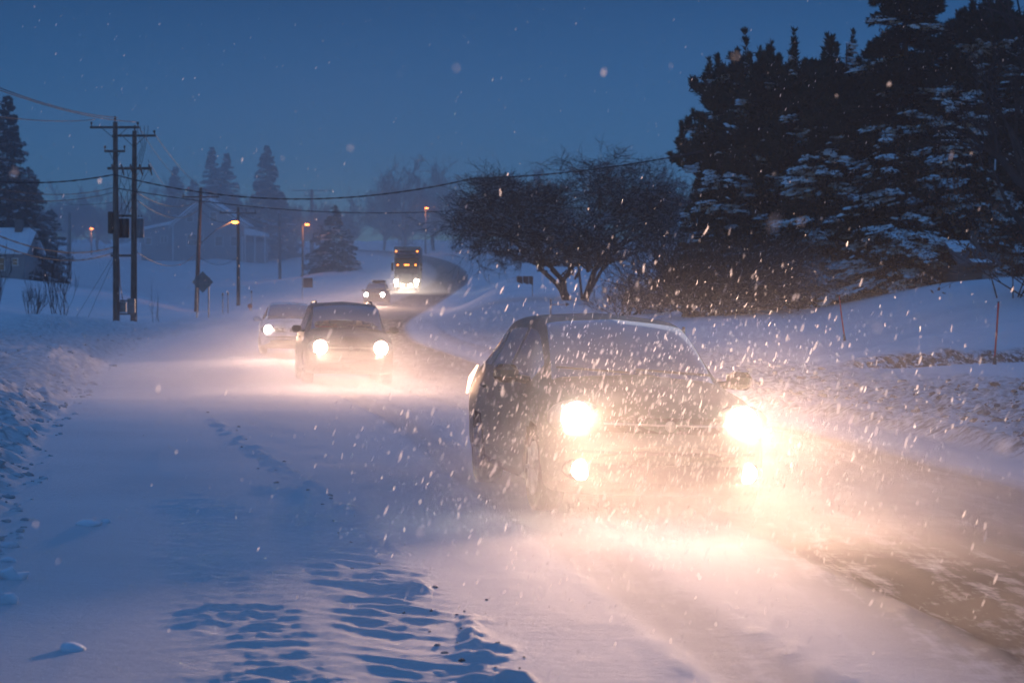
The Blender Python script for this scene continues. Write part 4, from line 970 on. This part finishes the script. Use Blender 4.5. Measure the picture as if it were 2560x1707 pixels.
    # interior
    for sx in (-.36, .36):
        c_ = MB(); c_.box((sx, F0 + L_ * .56, .44 * H), (.5, .14, .42 * H), rx=.18, bev=.05); c_.box((sx, F0 + L_ * .575, .735 * H), (.26, .09, .15 * H), bev=.04); c_.box((sx, F0 + L_ * .49, .30 * H), (.5, .5, .12), bev=.05); c_.build('seat', M['seatcloth'], root)
    c_ = MB(); c_.box((0, F0 + L_ * .80, .42 * H), (1.2, .14, .34 * H), rx=.2, bev=.05)
    for sx in (-.4, 0, .4): c_.box((sx, F0 + L_ * .805, .66 * H), (.22, .08, .10 * H), bev=.03)
    c_.build('rear_seat', M['seatcloth'], root)
    c_ = MB(); c_.box((0, F0 + L_ * .31, .57 * H), (W * .80, L_ * .10, .06 * H), bev=.03); c_.build('dashboard', M['black'], root)
    c_ = MB(); cwx, cwy, cwz = .36, F0 + L_ * .40, .60 * H
    c_.tube([(cwx + .18 * math.cos(a), cwy + .06 * math.sin(a), cwz + .17 * math.sin(a)) for a in np.linspace(0, 2 * math.pi, 17)], .014, 6); c_.tube([(cwx - .17, cwy, cwz), (cwx + .17, cwy, cwz)], .016, 6); c_.build('steering_wheel', M['black'], root)
    c_ = MB(); c_.box((0, F0 + L_ * (.42 if kind == 'hatch' else .36), .885 * H), (.24, .04, .07), bev=.02); c_.cyl((0, F0 + L_ * .43, .90 * H), (0, F0 + L_ * .44, .945 * H), .012, 6); c_.build('rear_view_mirror', M['black'], root)
    # wheels
    for sx in (-1, 1):
        for wy_ in wy:
            c_ = MB(); xo = sx * (hw * .985); xi_ = sx * (hw * .985 - .20)
            c_.tube([(xi_, wy_, wheel_r), (xi_ + sx * .03, wy_, wheel_r), (xo - sx * .03, wy_, wheel_r), (xo, wy_, wheel_r), (xo - sx * .01, wy_, wheel_r)], [wheel_r * .9, wheel_r, wheel_r, wheel_r * .93, wheel_r * .6], 28)
            wo = c_.build('wheel', M['tyre'], root)
            c_ = MB(); c_.tube([(xo - sx * .02, wy_, wheel_r), (xo + sx * .001, wy_, wheel_r)], [wheel_r * .66, wheel_r * .64], 24)
            for k in range(7):
                a = k * 2 * math.pi / 7; c_.cyl((xo + sx * .006, wy_, wheel_r), (xo + sx * .006, wy_ + math.cos(a) * wheel_r * .58, wheel_r + math.sin(a) * wheel_r * .58), .022, 5)
            c_.build('rim', M['rim'], wo)
    # mirrors
    for sx in (-1, 1):
        c_ = MB(); y_ = F0 + L_ * (ws0 + .085); z_ = .655 * H
        c_.box((sx * (hw + .10), y_, z_ + .03), (.21, .11, .145), rz=-sx * .15, bev=.045); c_.tube([(sx * hw * .88, y_ + .03, z_ - .02), (sx * (hw + .03), y_, z_ + .0)], [.035, .03], 8); mo = c_.build('wing_mirror', paint, root)
        c_ = MB(); c_.box((sx * (hw + .10), y_ + .058, z_ + .03), (.17, .012, .11), rz=-sx * .15); c_.build('mirror_glass', M['rim'], mo)
        c_ = MB()
        for k in (.47, .68): c_.box((sx * (hw * .985 + .01), F0 + L_ * (k + .07), .575 * H), (.03, .17, .03), bev=.01)
        c_.build('door_handle', paint, root)
    # front trim
    def nose_y(x, z):   # the skin's y at that spot of the nose
        k = np.argmin((V_[..., 0] - x) ** 2 + (V_[..., 2] - z) ** 2 + np.where(V_[..., 1] > F0 + .9, 9, 0)); return float(V_.reshape(-1, 3)[k, 1])
    def strip(pts, dz, dep, nm, m, out=.012, parent=root):
        c_ = MB(); vs = []; n_ = len(pts)
        for x, z in pts:
            for zz in (z + dz / 2, z - dz / 2):
                y = nose_y(x, zz) - out; vs += [(x, y, zz), (x, y + dep, zz)]
        fs_ = []
        for i in range(n_ - 1):
            a = i * 4; b = a + 4; fs_ += [(a, a + 2, b + 2, b), (a + 1, b + 1, b + 3, a + 3), (a, b, b + 1, a + 1), (a + 2, a + 3, b + 3, b + 2)]
        fs_ += [(0, 1, 3, 2), (n_ * 4 - 4, n_ * 4 - 2, n_ * 4 - 1, n_ * 4 - 3)]
        c_.add(vs, fs_); return c_.build(nm, m, parent)
    xs_ = np.linspace(-.46, .46, 9)
    gz = hz_ * H + (.01 if kind == 'hatch' else -.02)
    strip([(x * hw / .86, gz) for x in xs_], .11 * H / 1.5, .05, 'grille', M['grille'])
    strip([(x * hw / .86, gz + .004) for x in xs_], .014, .03, 'grille_bar', M['rim'], .022)
    strip([(x * 1.25 * hw / .86, .235 * H) for x in xs_], .13, .05, 'bumper_intake', M['grille'])
    strip([(x * 1.5 * hw / .86, .335 * H) for x in xs_], .02, .03, 'bumper_crease', M['grille'], .006)
    if plate:
        c_ = MB(); c_.box((0, nose_y(0, .30 * H) - .03, .305 * H), (.31, .014, .155), bev=.004); c_.build('number_plate', M['plate'], root)
    c_ = MB(); c_.tube([(0, nose_y(0, gz) - .035, gz), (0, nose_y(0, gz) - .05, gz)], [.042, .036], 16); c_.build('badge', M['rim'], root)
    # wipers and bonnet shut line
    for x0, x1 in ((-.62, -.05), (.02, .60)):
        k0 = int(np.argmin(np.abs(yv - ws0 - .005))); yb = Y[k0]; zb2 = float(np.interp(yv[k0], yv, zt)) * H + .03
        c_ = MB(); c_.cyl((x0 * hw / .86, yb + .04, zb2 + .035), (x1 * hw / .86, yb - .03, zb2 + .01), .010, 5); c_.build('wiper', M['black'], root)
    if rails:
        for sx in (-1, 1):
            c_ = MB(); c_.tube([(sx * hw * .64, F0 + L_ * .47, H * .985), (sx * hw * .64, F0 + L_ * .5, H + .03), (sx * hw * .64, F0 + L_ * .86, H + .015), (sx * hw * .64, F0 + L_ * .9, H * .965)], .017, 6); c_.build('roof_rail', M['black'], root)
    # lamps
    for (lx, lz, r_, e_, mt, nm) in lamps:
        for sx in (-1, 1):
            ny = nose_y(sx * lx, lz)
            c_ = MB(); c_.ball((sx * lx, ny + .015, lz), r_ * 1.5, 14, 0, (1.25, .45, .75)); ho = c_.build(nm, M['rim'] if nm == 'headlight' else M['grille'], root)
            c_ = MB(); c_.ball((sx * lx, ny - .02 * (r_ / .09) - .02, lz), r_, 14, 0, (1, .45, 1)); c_.build('bulb_lens', M[mt], ho)
            for en, soft, cone, tilt in ([(e_ * .22, .06, 104, 107), (e_ * 4.0, 30, 84, 90)] if nm == 'headlight' else [(e_, .08, 104, 106)]):
                l = bpy.data.lights.new(nm + '_beam', 'SPOT'); l.energy = en; l.color = (1, .60, .395); l.spot_size = R(cone); l.spot_blend = 1.0; l.shadow_soft_size = .10; beam(l, soft)
                lo = bpy.data.objects.new(nm + '_beam', l); COL.objects.link(lo); lo.parent = ho; lo.location = (sx * lx, ny - .14, lz); lo.rotation_euler = (R(tilt), 0, R(180))
    return root

def beam(l, soft=.5):   # a reflector lamp throws a near parallel beam: it is less fierce right at the lamp than a bare bulb
    l.use_nodes = True; nt = l.node_tree; e = nt.nodes['Emission']; f = nt.nodes.new('ShaderNodeLightFalloff'); f.inputs[0].default_value = 1.0; f.inputs[1].default_value = soft
    nt.links.new(f.outputs['Quadratic'], e.inputs[1])
def paint(name, col, rough=.5):
    m = mat(name, col, rough, .0, noise=tuple(c * 1.5 + .05 for c in col), nscale=3, spec=.5, bump=.04, bscale=60); return m
PG = paint('dark_green_paint', (.018, .042, .030)); PS = paint('charcoal_paint', (.035, .030, .032)); PW = paint('silver_paint', (.45, .45, .47)); PB = paint('dark_blue_paint', (.03, .035, .05))
def on_road(px, d): x = X(px, d); return Vector((x, d, hz(x, d) + .0))
def place(px, dfront, L_, ang):
    """centre of a car whose nose middle sits at px, dfront"""
    x = X(px, dfront) - math.sin(ang) * L_ / 2; y = dfront + math.cos(ang) * L_ / 2; return x, y
a1 = R(10.5); L1 = 4.25; x_, y_ = place(1672, 14.4, L1, a1)
car1 = car('hatchback_car', 'hatch', L1, 1.72, 1.50, PG, (x_, y_, hz(x_, y_) - .03), a1, 'nearest car, a dark greenish hatchback with four lit front lamps, half lost in blown snow',
    [(.635, .735, .115, 480, 'head', 'headlight'), (.625, .365, .075, 26, 'fog', 'fog_lamp')], roll=R(2.2), fog=True)
# glowing sliver added at its rear corner for a hidden car's headlight glow
c_ = MB(); c_.tube([(-.80, L1 / 2 - .42, 1.02), (-.84, L1 / 2 - .30, .90), (-.845, L1 / 2 - .16, .76)], [.008, .022, .01], 8); c_.build('hidden_car_glow', emit('hidden_car_glow_mat', (1, .5, .28), 3.0), car1)
a2 = R(9); L2 = 4.6; x_, y_ = place(875, 40.6, L2, a2)
car2 = car('suv_car', 'suv', L2, 1.86, 1.72, PS, (x_, y_, hz(x_, y_) - .03), a2, 'dark tall car with two blazing headlights, people behind its windscreen',
    [(.62, .80, .14, 430, 'head', 'headlight')], roll=R(1.2), wheel_r=.35, hz_=.47, rails=True)
a4 = R(8); L4 = 4.5; x_, y_ = place(726, 59, L4, a4)
car4 = car('sedan_car', 'hatch', L4, 1.78, 1.56, PW, (x_, y_, hz(x_, y_) + .05), a4, 'pale car mostly hidden behind the dark tall car, one headlight showing',
    [(.66, .74, .12, 380, 'headfar', 'headlight')], roll=R(1), detail=False)
a3 = R(-1); x_, y_ = place(936, 155, 4.6, a3)
car3 = car('far_car', 'suv', 4.6, 1.85, 1.72, PB, (x_, y_, hz(x_, y_) - .03), a3, 'small distant car with a loaded roof rack between the dark tall car and the truck',
    [(.64, .80, .15, 900, 'headfar', 'headlight')], wheel_r=.35, rails=True)
c_ = MB(); c_.box((.15, .3, 1.86), (1.0, 1.3, .2), bev=.06); c_.build('roof_box', M['black'], car3)

# ---- people in the dark tall car
def person(loc, rz, coat, label, hat=False):
    me = bpy.data.meshes.new('person')
    J = {'pelvis': (0, 0, .0, .15), 'belly': (0, .03, .18, .145), 'chest': (0, .05, .38, .15), 'neckb': (0, .02, .52, .075), 'neck': (0, -.0, .58, .055), 'head': (0, -.02, .67, .088), 'crown': (0, -.01, .76, .083),
         'nose': (0, -.115, .675, .016), 'earl': (-.088, 0, .68, .016), 'earr': (.088, 0, .68, .016),
         'shl': (-.19, .04, .46, .07), 'ell': (-.27, -.10, .22, .05), 'wrl': (-.16, -.32, .26, .034), 'hal': (-.13, -.38, .28, .034),
         'shr': (.19, .04, .46, .07), 'elr': (.27, -.10, .22, .05), 'wrr': (.16, -.32, .26, .034), 'har': (.13, -.38, .28, .034),
         'knl': (-.14, -.45, .06, .075), 'anl': (-.14, -.55, -.32, .05), 'tol': (-.14, -.70, -.36, .045),
         'knr': (.14, -.45, .06, .075), 'anr': (.14, -.55, -.32, .05), 'tor': (.14, -.70, -.36, .045)}
    for s, sx in (('l', -1), ('r', 1)):
        for k in range(4): J['f%s%d' % (s, k)] = (sx * (.13 - .022 * k), -.43 + .006 * k, .285, .010); J['g%s%d' % (s, k)] = (sx * (.115 - .022 * k), -.445, .25, .009)
        J['th' + s] = (sx * .085, -.37, .30, .011)
    E = [('pelvis', 'belly'), ('belly', 'chest'), ('chest', 'neckb'), ('neckb', 'neck'), ('neck', 'head'), ('head', 'crown'), ('head', 'nose'), ('head', 'earl'), ('head', 'earr')]
    for s in 'lr':
        E += [('chest', 'sh' + s), ('sh' + s, 'el' + s), ('el' + s, 'wr' + s), ('wr' + s, 'ha' + s), ('pelvis', 'kn' + s), ('kn' + s, 'an' + s), ('an' + s, 'to' + s), ('ha' + s, 'th' + s)]
        for k in range(4): E += [('ha' + s, 'f%s%d' % (s, k)), ('f%s%d' % (s, k), 'g%s%d' % (s, k))]
    ks = list(J); me.from_pydata([J[k][:3] for k in ks], [(ks.index(a), ks.index(b)) for a, b in E], [])
    o = bpy.data.objects.new('person', me); COL.objects.link(o)
    md = o.modifiers.new('skin', 'SKIN'); md.use_smooth_shade = True; sv = me.skin_vertices[0].data if me.skin_vertices else None
    if sv is None:
        bpy.context.view_layer.objects.active = o; bpy.ops.mesh.customdata_skin_add(); sv = me.skin_vertices[0].data
    for i, k in enumerate(ks): sv[i].radius = (J[k][3], J[k][3])
    sv[0].use_root = True
    o.modifiers.new('sub', 'SUBSURF').levels = 1
    me.materials.append(M['skin']); o.location = loc; o.rotation_euler = (0, 0, rz); tag(o, label, 'person')
    # coat over the body, hair over the head
    c_ = MB(); c_.tube([(0, .02, -.08), (0, .03, .1), (0, .05, .3), (0, .05, .44), (0, .02, .53)], [.185, .18, .205, .19, .085], 16)
    for sx in (-1, 1): c_.tube([(sx * .15, .04, .46), (sx * .225, .02, .42), (sx * .275, -.10, .22), (sx * .17, -.30, .255)], [.075, .085, .068, .05], 10)
    c_.build('coat', coat, o)
    c_ = MB(); c_.ball((0, .012, .735), .104, 16, 0, (.96, 1.02, .92)); c_.build('woolly_hat' if hat else 'hair', coat if hat else M['hair'], o)
    c_ = MB()
    for sx in (-1, 1): c_.ball((sx * .033, -.098, .70), .011, 8)
    c_.box((0, -.10, .635), (.045, .01, .008)); c_.build('face_features', M['black'], o)
    return o
def in_car(c, lx, ly, lz):
    Mx = Matrix.Translation(c.location) @ c.rotation_euler.to_matrix().to_4x4(); return Mx @ Vector((lx, ly, lz))
person(in_car(car2, -.36, -L2 / 2 + L2 * .50, .74), a2, M['redcoat'], 'passenger in a red coat seated behind the windscreen of the dark tall car')
person(in_car(car2, .36, -L2 / 2 + L2 * .50, .74), a2, M['seatcloth'], 'driver in dark clothes behind the windscreen of the dark tall car')
person(in_car(car1, .36, -L1 / 2 + L1 * .50, .50), a1, M['seatcloth'], 'driver in dark clothes behind the windscreen of the nearest car')

# ---- the truck
PT = paint('truck_paint', (.05, .05, .07)); xt, yt = X(1017, 190), 190
tr = empty('truck', (xt, yt, hz(xt, yt))); tr.rotation_euler = (0, 0, R(1)); tag(tr, 'tall dark truck with amber roof markers and a row of white lamps on the hill', 'truck', 'vehicles driving toward the camera with lights on')
c_ = MB(); c_.box((0, .9, 2.35), (2.35, 1.8, 1.9), bev=.16); c_.poly([(-1.1, -.1, 1.5), (1.1, -.1, 1.5), (1.0, -.75, 1.35), (-1.0, -.75, 1.35)], .2, (0, 0, -1)); c_.build('cab', PT, tr)
c_ = MB(); c_.box((0, -.55, 1.22), (1.9, 1.3, .95), bev=.12); c_.build('bonnet', PT, tr)
c_ = MB(); c_.box((0, 4.9, 2.75), (2.55, 6.0, 3.1), bev=.05); c_.build('cargo_box', M['sign'], tr)
c_ = MB(); c_.box((0, 1.3, 3.45), (2.2, 1.2, .6), bev=.2); c_.build('wind_deflector', PT, tr)
c_ = MB(); c_.box((0, -.03, 2.55), (2.0, .04, .85), bev=.02); c_.build('windscreen', M['pane'], tr)
c_ = MB(); c_.box((0, -.1, 3.08), (2.25, .32, .14), bev=.03); c_.build('sun_visor', M['black'], tr)
c_ = MB()
for k in range(7): c_.box((0, -1.22, .95 + k * .1), (1.0, .03, .045))
c_.build('grille', M['rim'], tr)
c_ = MB(); c_.box((0, -1.3, .55), (2.45, .25, .38), bev=.06); c_.build('bumper', M['black'], tr)
for sx in (-1, 1):
    for yw in (-.35, 4.6, 6.0):
        c_ = MB(); c_.tube([(sx * .85, yw, .5), (sx * .88, yw, .5), (sx * 1.17, yw, .5), (sx * 1.2, yw, .5)], [.4, .5, .5, .42], 22); wo = c_.build('wheel', M['tyre'], tr)
        c_ = MB(); c_.cyl((sx * 1.15, yw, .5), (sx * 1.205, yw, .5), .28, 16); c_.build('rim', M['rim'], wo)
    c_ = MB(); c_.box((sx * 1.38, .1, 2.3), (.2, .12, .8), bev=.04); c_.cyl((sx * 1.15, .2, 2.6), (sx * 1.38, .12, 2.6), .025, 6); c_.cyl((sx * 1.15, .2, 2.0), (sx * 1.38, .12, 2.0), .025, 6); c_.build('wing_mirror', M['black'], tr)
    c_ = MB(); c_.box((sx * 1.02, -.6, .98), (.32, 1.1, .5), bev=.12); c_.build('mudguard', PT, tr)
    for lx, lz, r_, e_ in ((.98, .92, .17, 260), (.95, .52, .10, 0), (.36, .50, .14, 160)):
        c_ = MB(); c_.ball((sx * lx, -1.36 if lz < .6 else -1.17, lz), r_ * 1.15, 12, 0, (1, .4, 1)); ho = c_.build('headlight', M['rim'], tr)
        c_ = MB(); c_.ball((sx * lx, -1.44 if lz < .6 else -1.25, lz), r_, 12, 0, (1, .4, 1)); c_.build('bulb_lens', M['headfar'], ho)
        if e_:
            l = bpy.data.lights.new('headlight_beam', 'SPOT'); l.energy = e_; l.color = (1, .78, .55); l.spot_size = R(140); l.spot_blend = 1; l.shadow_soft_size = .1
            lo = bpy.data.objects.new('headlight_beam', l); COL.objects.link(lo); lo.parent = ho; lo.location = (sx * lx, -1.6, lz); lo.rotation_euler = (R(82), 0, R(180))
    for lx, ly, lz in ((1.0, -.02, 3.78), (.85, -.3, 2.48), (.16, -.3, 2.48)):
        c_ = MB(); c_.ball((sx * lx, ly - .02, lz), .075, 10, 0, (1.1, .5, .9)); c_.build('marker_lamp', M['amber'], tr)
c_ = MB(); c_.ball((0, -.32, 2.48), .07, 10, 0, (1.1, .5, .9)); c_.build('marker_lamp', M['amber'], tr)
c_ = MB(); c_.box((0, .1, 3.78), (2.15, .1, .1), bev=.02); c_.build('marker_bar', M['black'], tr)
for sx in (-1, 1):
    c_ = MB(); c_.cyl((sx * .95, .1, 3.35), (sx * .95, .1, 3.75), .03, 6); c_.build('bar_stay', M['black'], tr)

# ------------------------------------------------------------------ falling snow
fr = np.random.default_rng(77)
def flakes(name, n, label, gen, size, stretch, m):
    P_ = gen(n); n = len(P_)
    s = size(n, P_); ax = np.array([-.33, -.1, -1.0]) + fr.standard_normal((n, 3)) * .13; ax /= np.linalg.norm(ax, axis=1, keepdims=True)
    u = np.cross(ax, fr.standard_normal((n, 3))); u /= np.linalg.norm(u, axis=1, keepdims=True); v = np.cross(ax, u)
    st = stretch(n)
    tip = s * st
    # snow crystals are thin plates: each one a ragged six cornered leaf, a little folded
    A_, U_, W_ = ax * tip[:, None], u * s[:, None], v * s[:, None] * .3
    V_ = np.stack([P_ + A_, P_ + U_ + A_ * .35, P_ + U_ * .8 - A_ * .4, P_ - A_, P_ - U_ - A_ * .3 + W_, P_ - U_ * .9 + A_ * .4 + W_], 1).reshape(-1, 3)
    b = (np.arange(n) * 6)[:, None]
    F_ = np.concatenate([b + np.array([[0, 1, 2, 3]]), b + np.array([[0, 3, 4, 5]])])
    return tag(mesh_np(name, V_, F_, m, smooth=False), label, 'snowfall', kind='stuff')
fm = bpy.data.materials.new('snowflake'); fm.use_nodes = True; nt = fm.node_tree; nt.nodes.clear()
d1 = nt.nodes.new('ShaderNodeBsdfDiffuse'); d1.inputs[0].default_value = (.9, .9, .92, 1); d2 = nt.nodes.new('ShaderNodeBsdfTranslucent'); d2.inputs[0].default_value = (.9, .9, .92, 1)
mx = nt.nodes.new('ShaderNodeMixShader'); mx.inputs[0].default_value = .65; nt.links.new(d1.outputs[0], mx.inputs[1]); nt.links.new(d2.outputs[0], mx.inputs[2])
tp_ = nt.nodes.new('ShaderNodeBsdfTransparent'); m3 = nt.nodes.new('ShaderNodeMixShader'); m3.inputs[0].default_value = .6; nt.links.new(tp_.outputs[0], m3.inputs[1]); nt.links.new(mx.outputs[0], m3.inputs[2])
oo = nt.nodes.new('ShaderNodeOutputMaterial'); nt.links.new(m3.outputs[0], oo.inputs[0])
def g_all(n):
    d = (fr.random(n) ** .55) * 50 + 3.2
    x = (fr.random(n) - .5) * (d * .66 + 2); z = EYE + (fr.random(n) - .42) * (d * .44 + 1)
    P_ = np.stack([x, d, z], 1); return P_[z > height(x, d) + .03]
def g_near(n):
    d = fr.uniform(6, 16, n); x = d * np.clip(fr.normal(.075, .075, n), -.2, .3); z = EYE + d * fr.normal(-.068, .042, n)
    P_ = np.stack([x, d, z], 1); return P_[z > height(x, d) + .02]
def g_lens(n):
    d = fr.uniform(1.6, 5.5, n); x = d * (fr.random(n) ** .7 * .56 - .28); z = EYE + d * (fr.uniform(-.20, .14, n))
    return np.stack([x, d, z], 1)
flakes('falling_snow', 5500, 'fine windblown snow falling through the whole view', g_all, lambda n, p: .0013 + .0028 * fr.random(n) ** 2 + p[:, 1] * .00009, lambda n: 2.2 + 2.2 * fr.random(n), fm)
flakes('falling_snow', 8500, 'snow streaming past the front of the nearest car', g_near, lambda n, p: .0011 + .0027 * fr.random(n) ** 3, lambda n: 3 + 4 * fr.random(n), fm)
flakes('falling_snow', 50, 'few big soft flakes close by', g_lens, lambda n, p: .002 + .0028 * fr.random(n) ** 2, lambda n: 1.4 + .8 * fr.random(n), fm)

# ------------------------------------------------------------------ blown snow and haze
def cloud(name, label, loc, size, rz, dens, g=.35, zfall=1.0, nscale=1.2, col=(.95, .93, .95), step=1.3, pw=1.0, nmix=.75):
    """a puff of blown snow: real volume with ragged density, thick near the ground"""
    c_ = MB(); c_.box((0, 0, size[2] / 2), size); o = c_.build(name, []); o.location = loc; o.rotation_euler = (0, 0, rz)
    m = bpy.data.materials.new(name); m.use_nodes = True; nt = m.node_tree; nt.nodes.clear(); L = nt.links
    pv = nt.nodes.new('ShaderNodeVolumePrincipled'); pv.inputs['Color'].default_value = (*col, 1); pv.inputs['Anisotropy'].default_value = g
    tc = nt.nodes.new('ShaderNodeTexCoord'); sx = nt.nodes.new('ShaderNodeSeparateXYZ'); L.new(tc.outputs['Object'], sx.inputs[0])
    def mth(op, a, b=None, clamp=False):
        x = nt.nodes.new('ShaderNodeMath'); x.operation = op; x.use_clamp = clamp
        for k, q in enumerate((a, b)):
            if q is None: continue
            if isinstance(q, (int, float)): x.inputs[k].default_value = q
            else: L.new(q, x.inputs[k])
        return x.outputs[0]
    ex = mth('POWER', mth('ABSOLUTE', mth('DIVIDE', sx.outputs[0], size[0] / 2)), 2.5); ey = mth('POWER', mth('ABSOLUTE', mth('DIVIDE', sx.outputs[1], size[1] / 2)), 2.5)
    r2 = mth('SUBTRACT', 1.0, mth('ADD', ex, ey), True); r2 = mth('POWER', r2, 1.3)
    zf = mth('EXPONENT', mth('DIVIDE', mth('MULTIPLY', sx.outputs[2], -1.0), zfall))
    top = mth('SUBTRACT', 1.0, mth('POWER', mth('DIVIDE', sx.outputs[2], size[2]), 3.0), True)
    n = nt.nodes.new('ShaderNodeTexNoise'); n.inputs['Scale'].default_value = nscale; n.inputs['Detail'].default_value = 2
    mp = nt.nodes.new('ShaderNodeMapping'); mp.inputs['Scale'].default_value = (.55, 1, 2.4); L.new(tc.outputs['Object'], mp.inputs[0]); L.new(mp.outputs[0], n.inputs[0])
    nn = nt.nodes.new('ShaderNodeMapRange'); nn.inputs[1].default_value = .36; nn.inputs[2].default_value = .70; nn.inputs[3].default_value = 1 - nmix; nn.inputs[4].default_value = 1 + nmix * .4; L.new(n.outputs[0], nn.inputs[0])
    dn = mth('MULTIPLY', mth('MULTIPLY', mth('MULTIPLY', r2, zf), top), mth('MULTIPLY', nn.outputs[0], dens))
    L.new(dn, pv.inputs['Density']); oo = nt.nodes.new('ShaderNodeOutputMaterial'); L.new(pv.outputs[0], oo.inputs[1])
    m.cycles.volume_step_rate = step
    o.data.materials.append(m); tag(o, label, 'blown snow', kind='stuff'); return o
def cloud_at(x, y, dz=-.25): return (x, y, hz(x, y) + dz)
cloud('blown_snow', 'cloud of snow whirling round the nose of the nearest car', cloud_at(1.9, 13.9), (6.4, 5.6, 2.3), a1, .40, zfall=.78, nscale=1.6)
cloud('blown_snow', 'thin wide veil of drifting snow crossing the road before the nearest car', cloud_at(3.0, 13.0), (15, 11, 1.15), a1, .22, zfall=.28, nscale=.9, step=2.6)
cloud('blown_snow', 'dense skirt of snow sweeping under and beside the nearest car', cloud_at(.9, 16.2, -.1), (7.4, 9.5, 1.0), a1, .8, zfall=.22, nscale=1.3)
cloud('blown_snow', 'trail of snow dragged along behind the nearest car', cloud_at(-.6, 22.5), (8.5, 13, 2.2), a1, .085, zfall=.8, nscale=1.1)
cloud('blown_snow', 'bright cloud of snow round the dark tall car', cloud_at(-3.1, 39), (10.5, 11, 2.6), a2, .19, zfall=.58, nscale=.9)
cloud('blown_snow', 'low sheet of snow drifting over the road before the dark tall car', cloud_at(-4.0, 33), (19, 20, 1.4), a2, .19, zfall=.58, nscale=.8)
cloud('blown_snow', 'drifting snow round the pale car', cloud_at(-7.8, 56.5), (12, 13, 2.2), a4, .11, zfall=.8, nscale=.7)
cloud('blown_snow', 'snow trailing past the small distant car', cloud_at(-10, 130), (15, 60, 3.0), 0, .05, zfall=1.1, nscale=.3)
cloud('blown_snow', 'snow thrown up before the truck', cloud_at(-9.2, 184), (11, 18, 3.4), 0, .11, zfall=1.0, nscale=.4)
cloud('blown_snow', 'squall of falling snow veiling the far houses and the bend', (-10, 265, -2), (420, 190, 60), 0, .0088, zfall=60, nscale=.03, nmix=.35, step=1.0)
hb = MB(); hb.box((0, 320, 20), (1500, 790, 64)); ho = hb.build('haze', [])
hm = bpy.data.materials.new('haze'); hm.use_nodes = True; nt = hm.node_tree; nt.nodes.clear()
pv = nt.nodes.new('ShaderNodeVolumePrincipled'); pv.inputs['Color'].default_value = (.74, .85, 1, 1); pv.inputs['Density'].default_value = .0006; pv.inputs['Anisotropy'].default_value = .3
oo = nt.nodes.new('ShaderNodeOutputMaterial'); nt.links.new(pv.outputs[0], oo.inputs[1]); ho.data.materials.append(hm); tag(ho, 'snow filled air fading far things to blue', 'haze', kind='stuff')
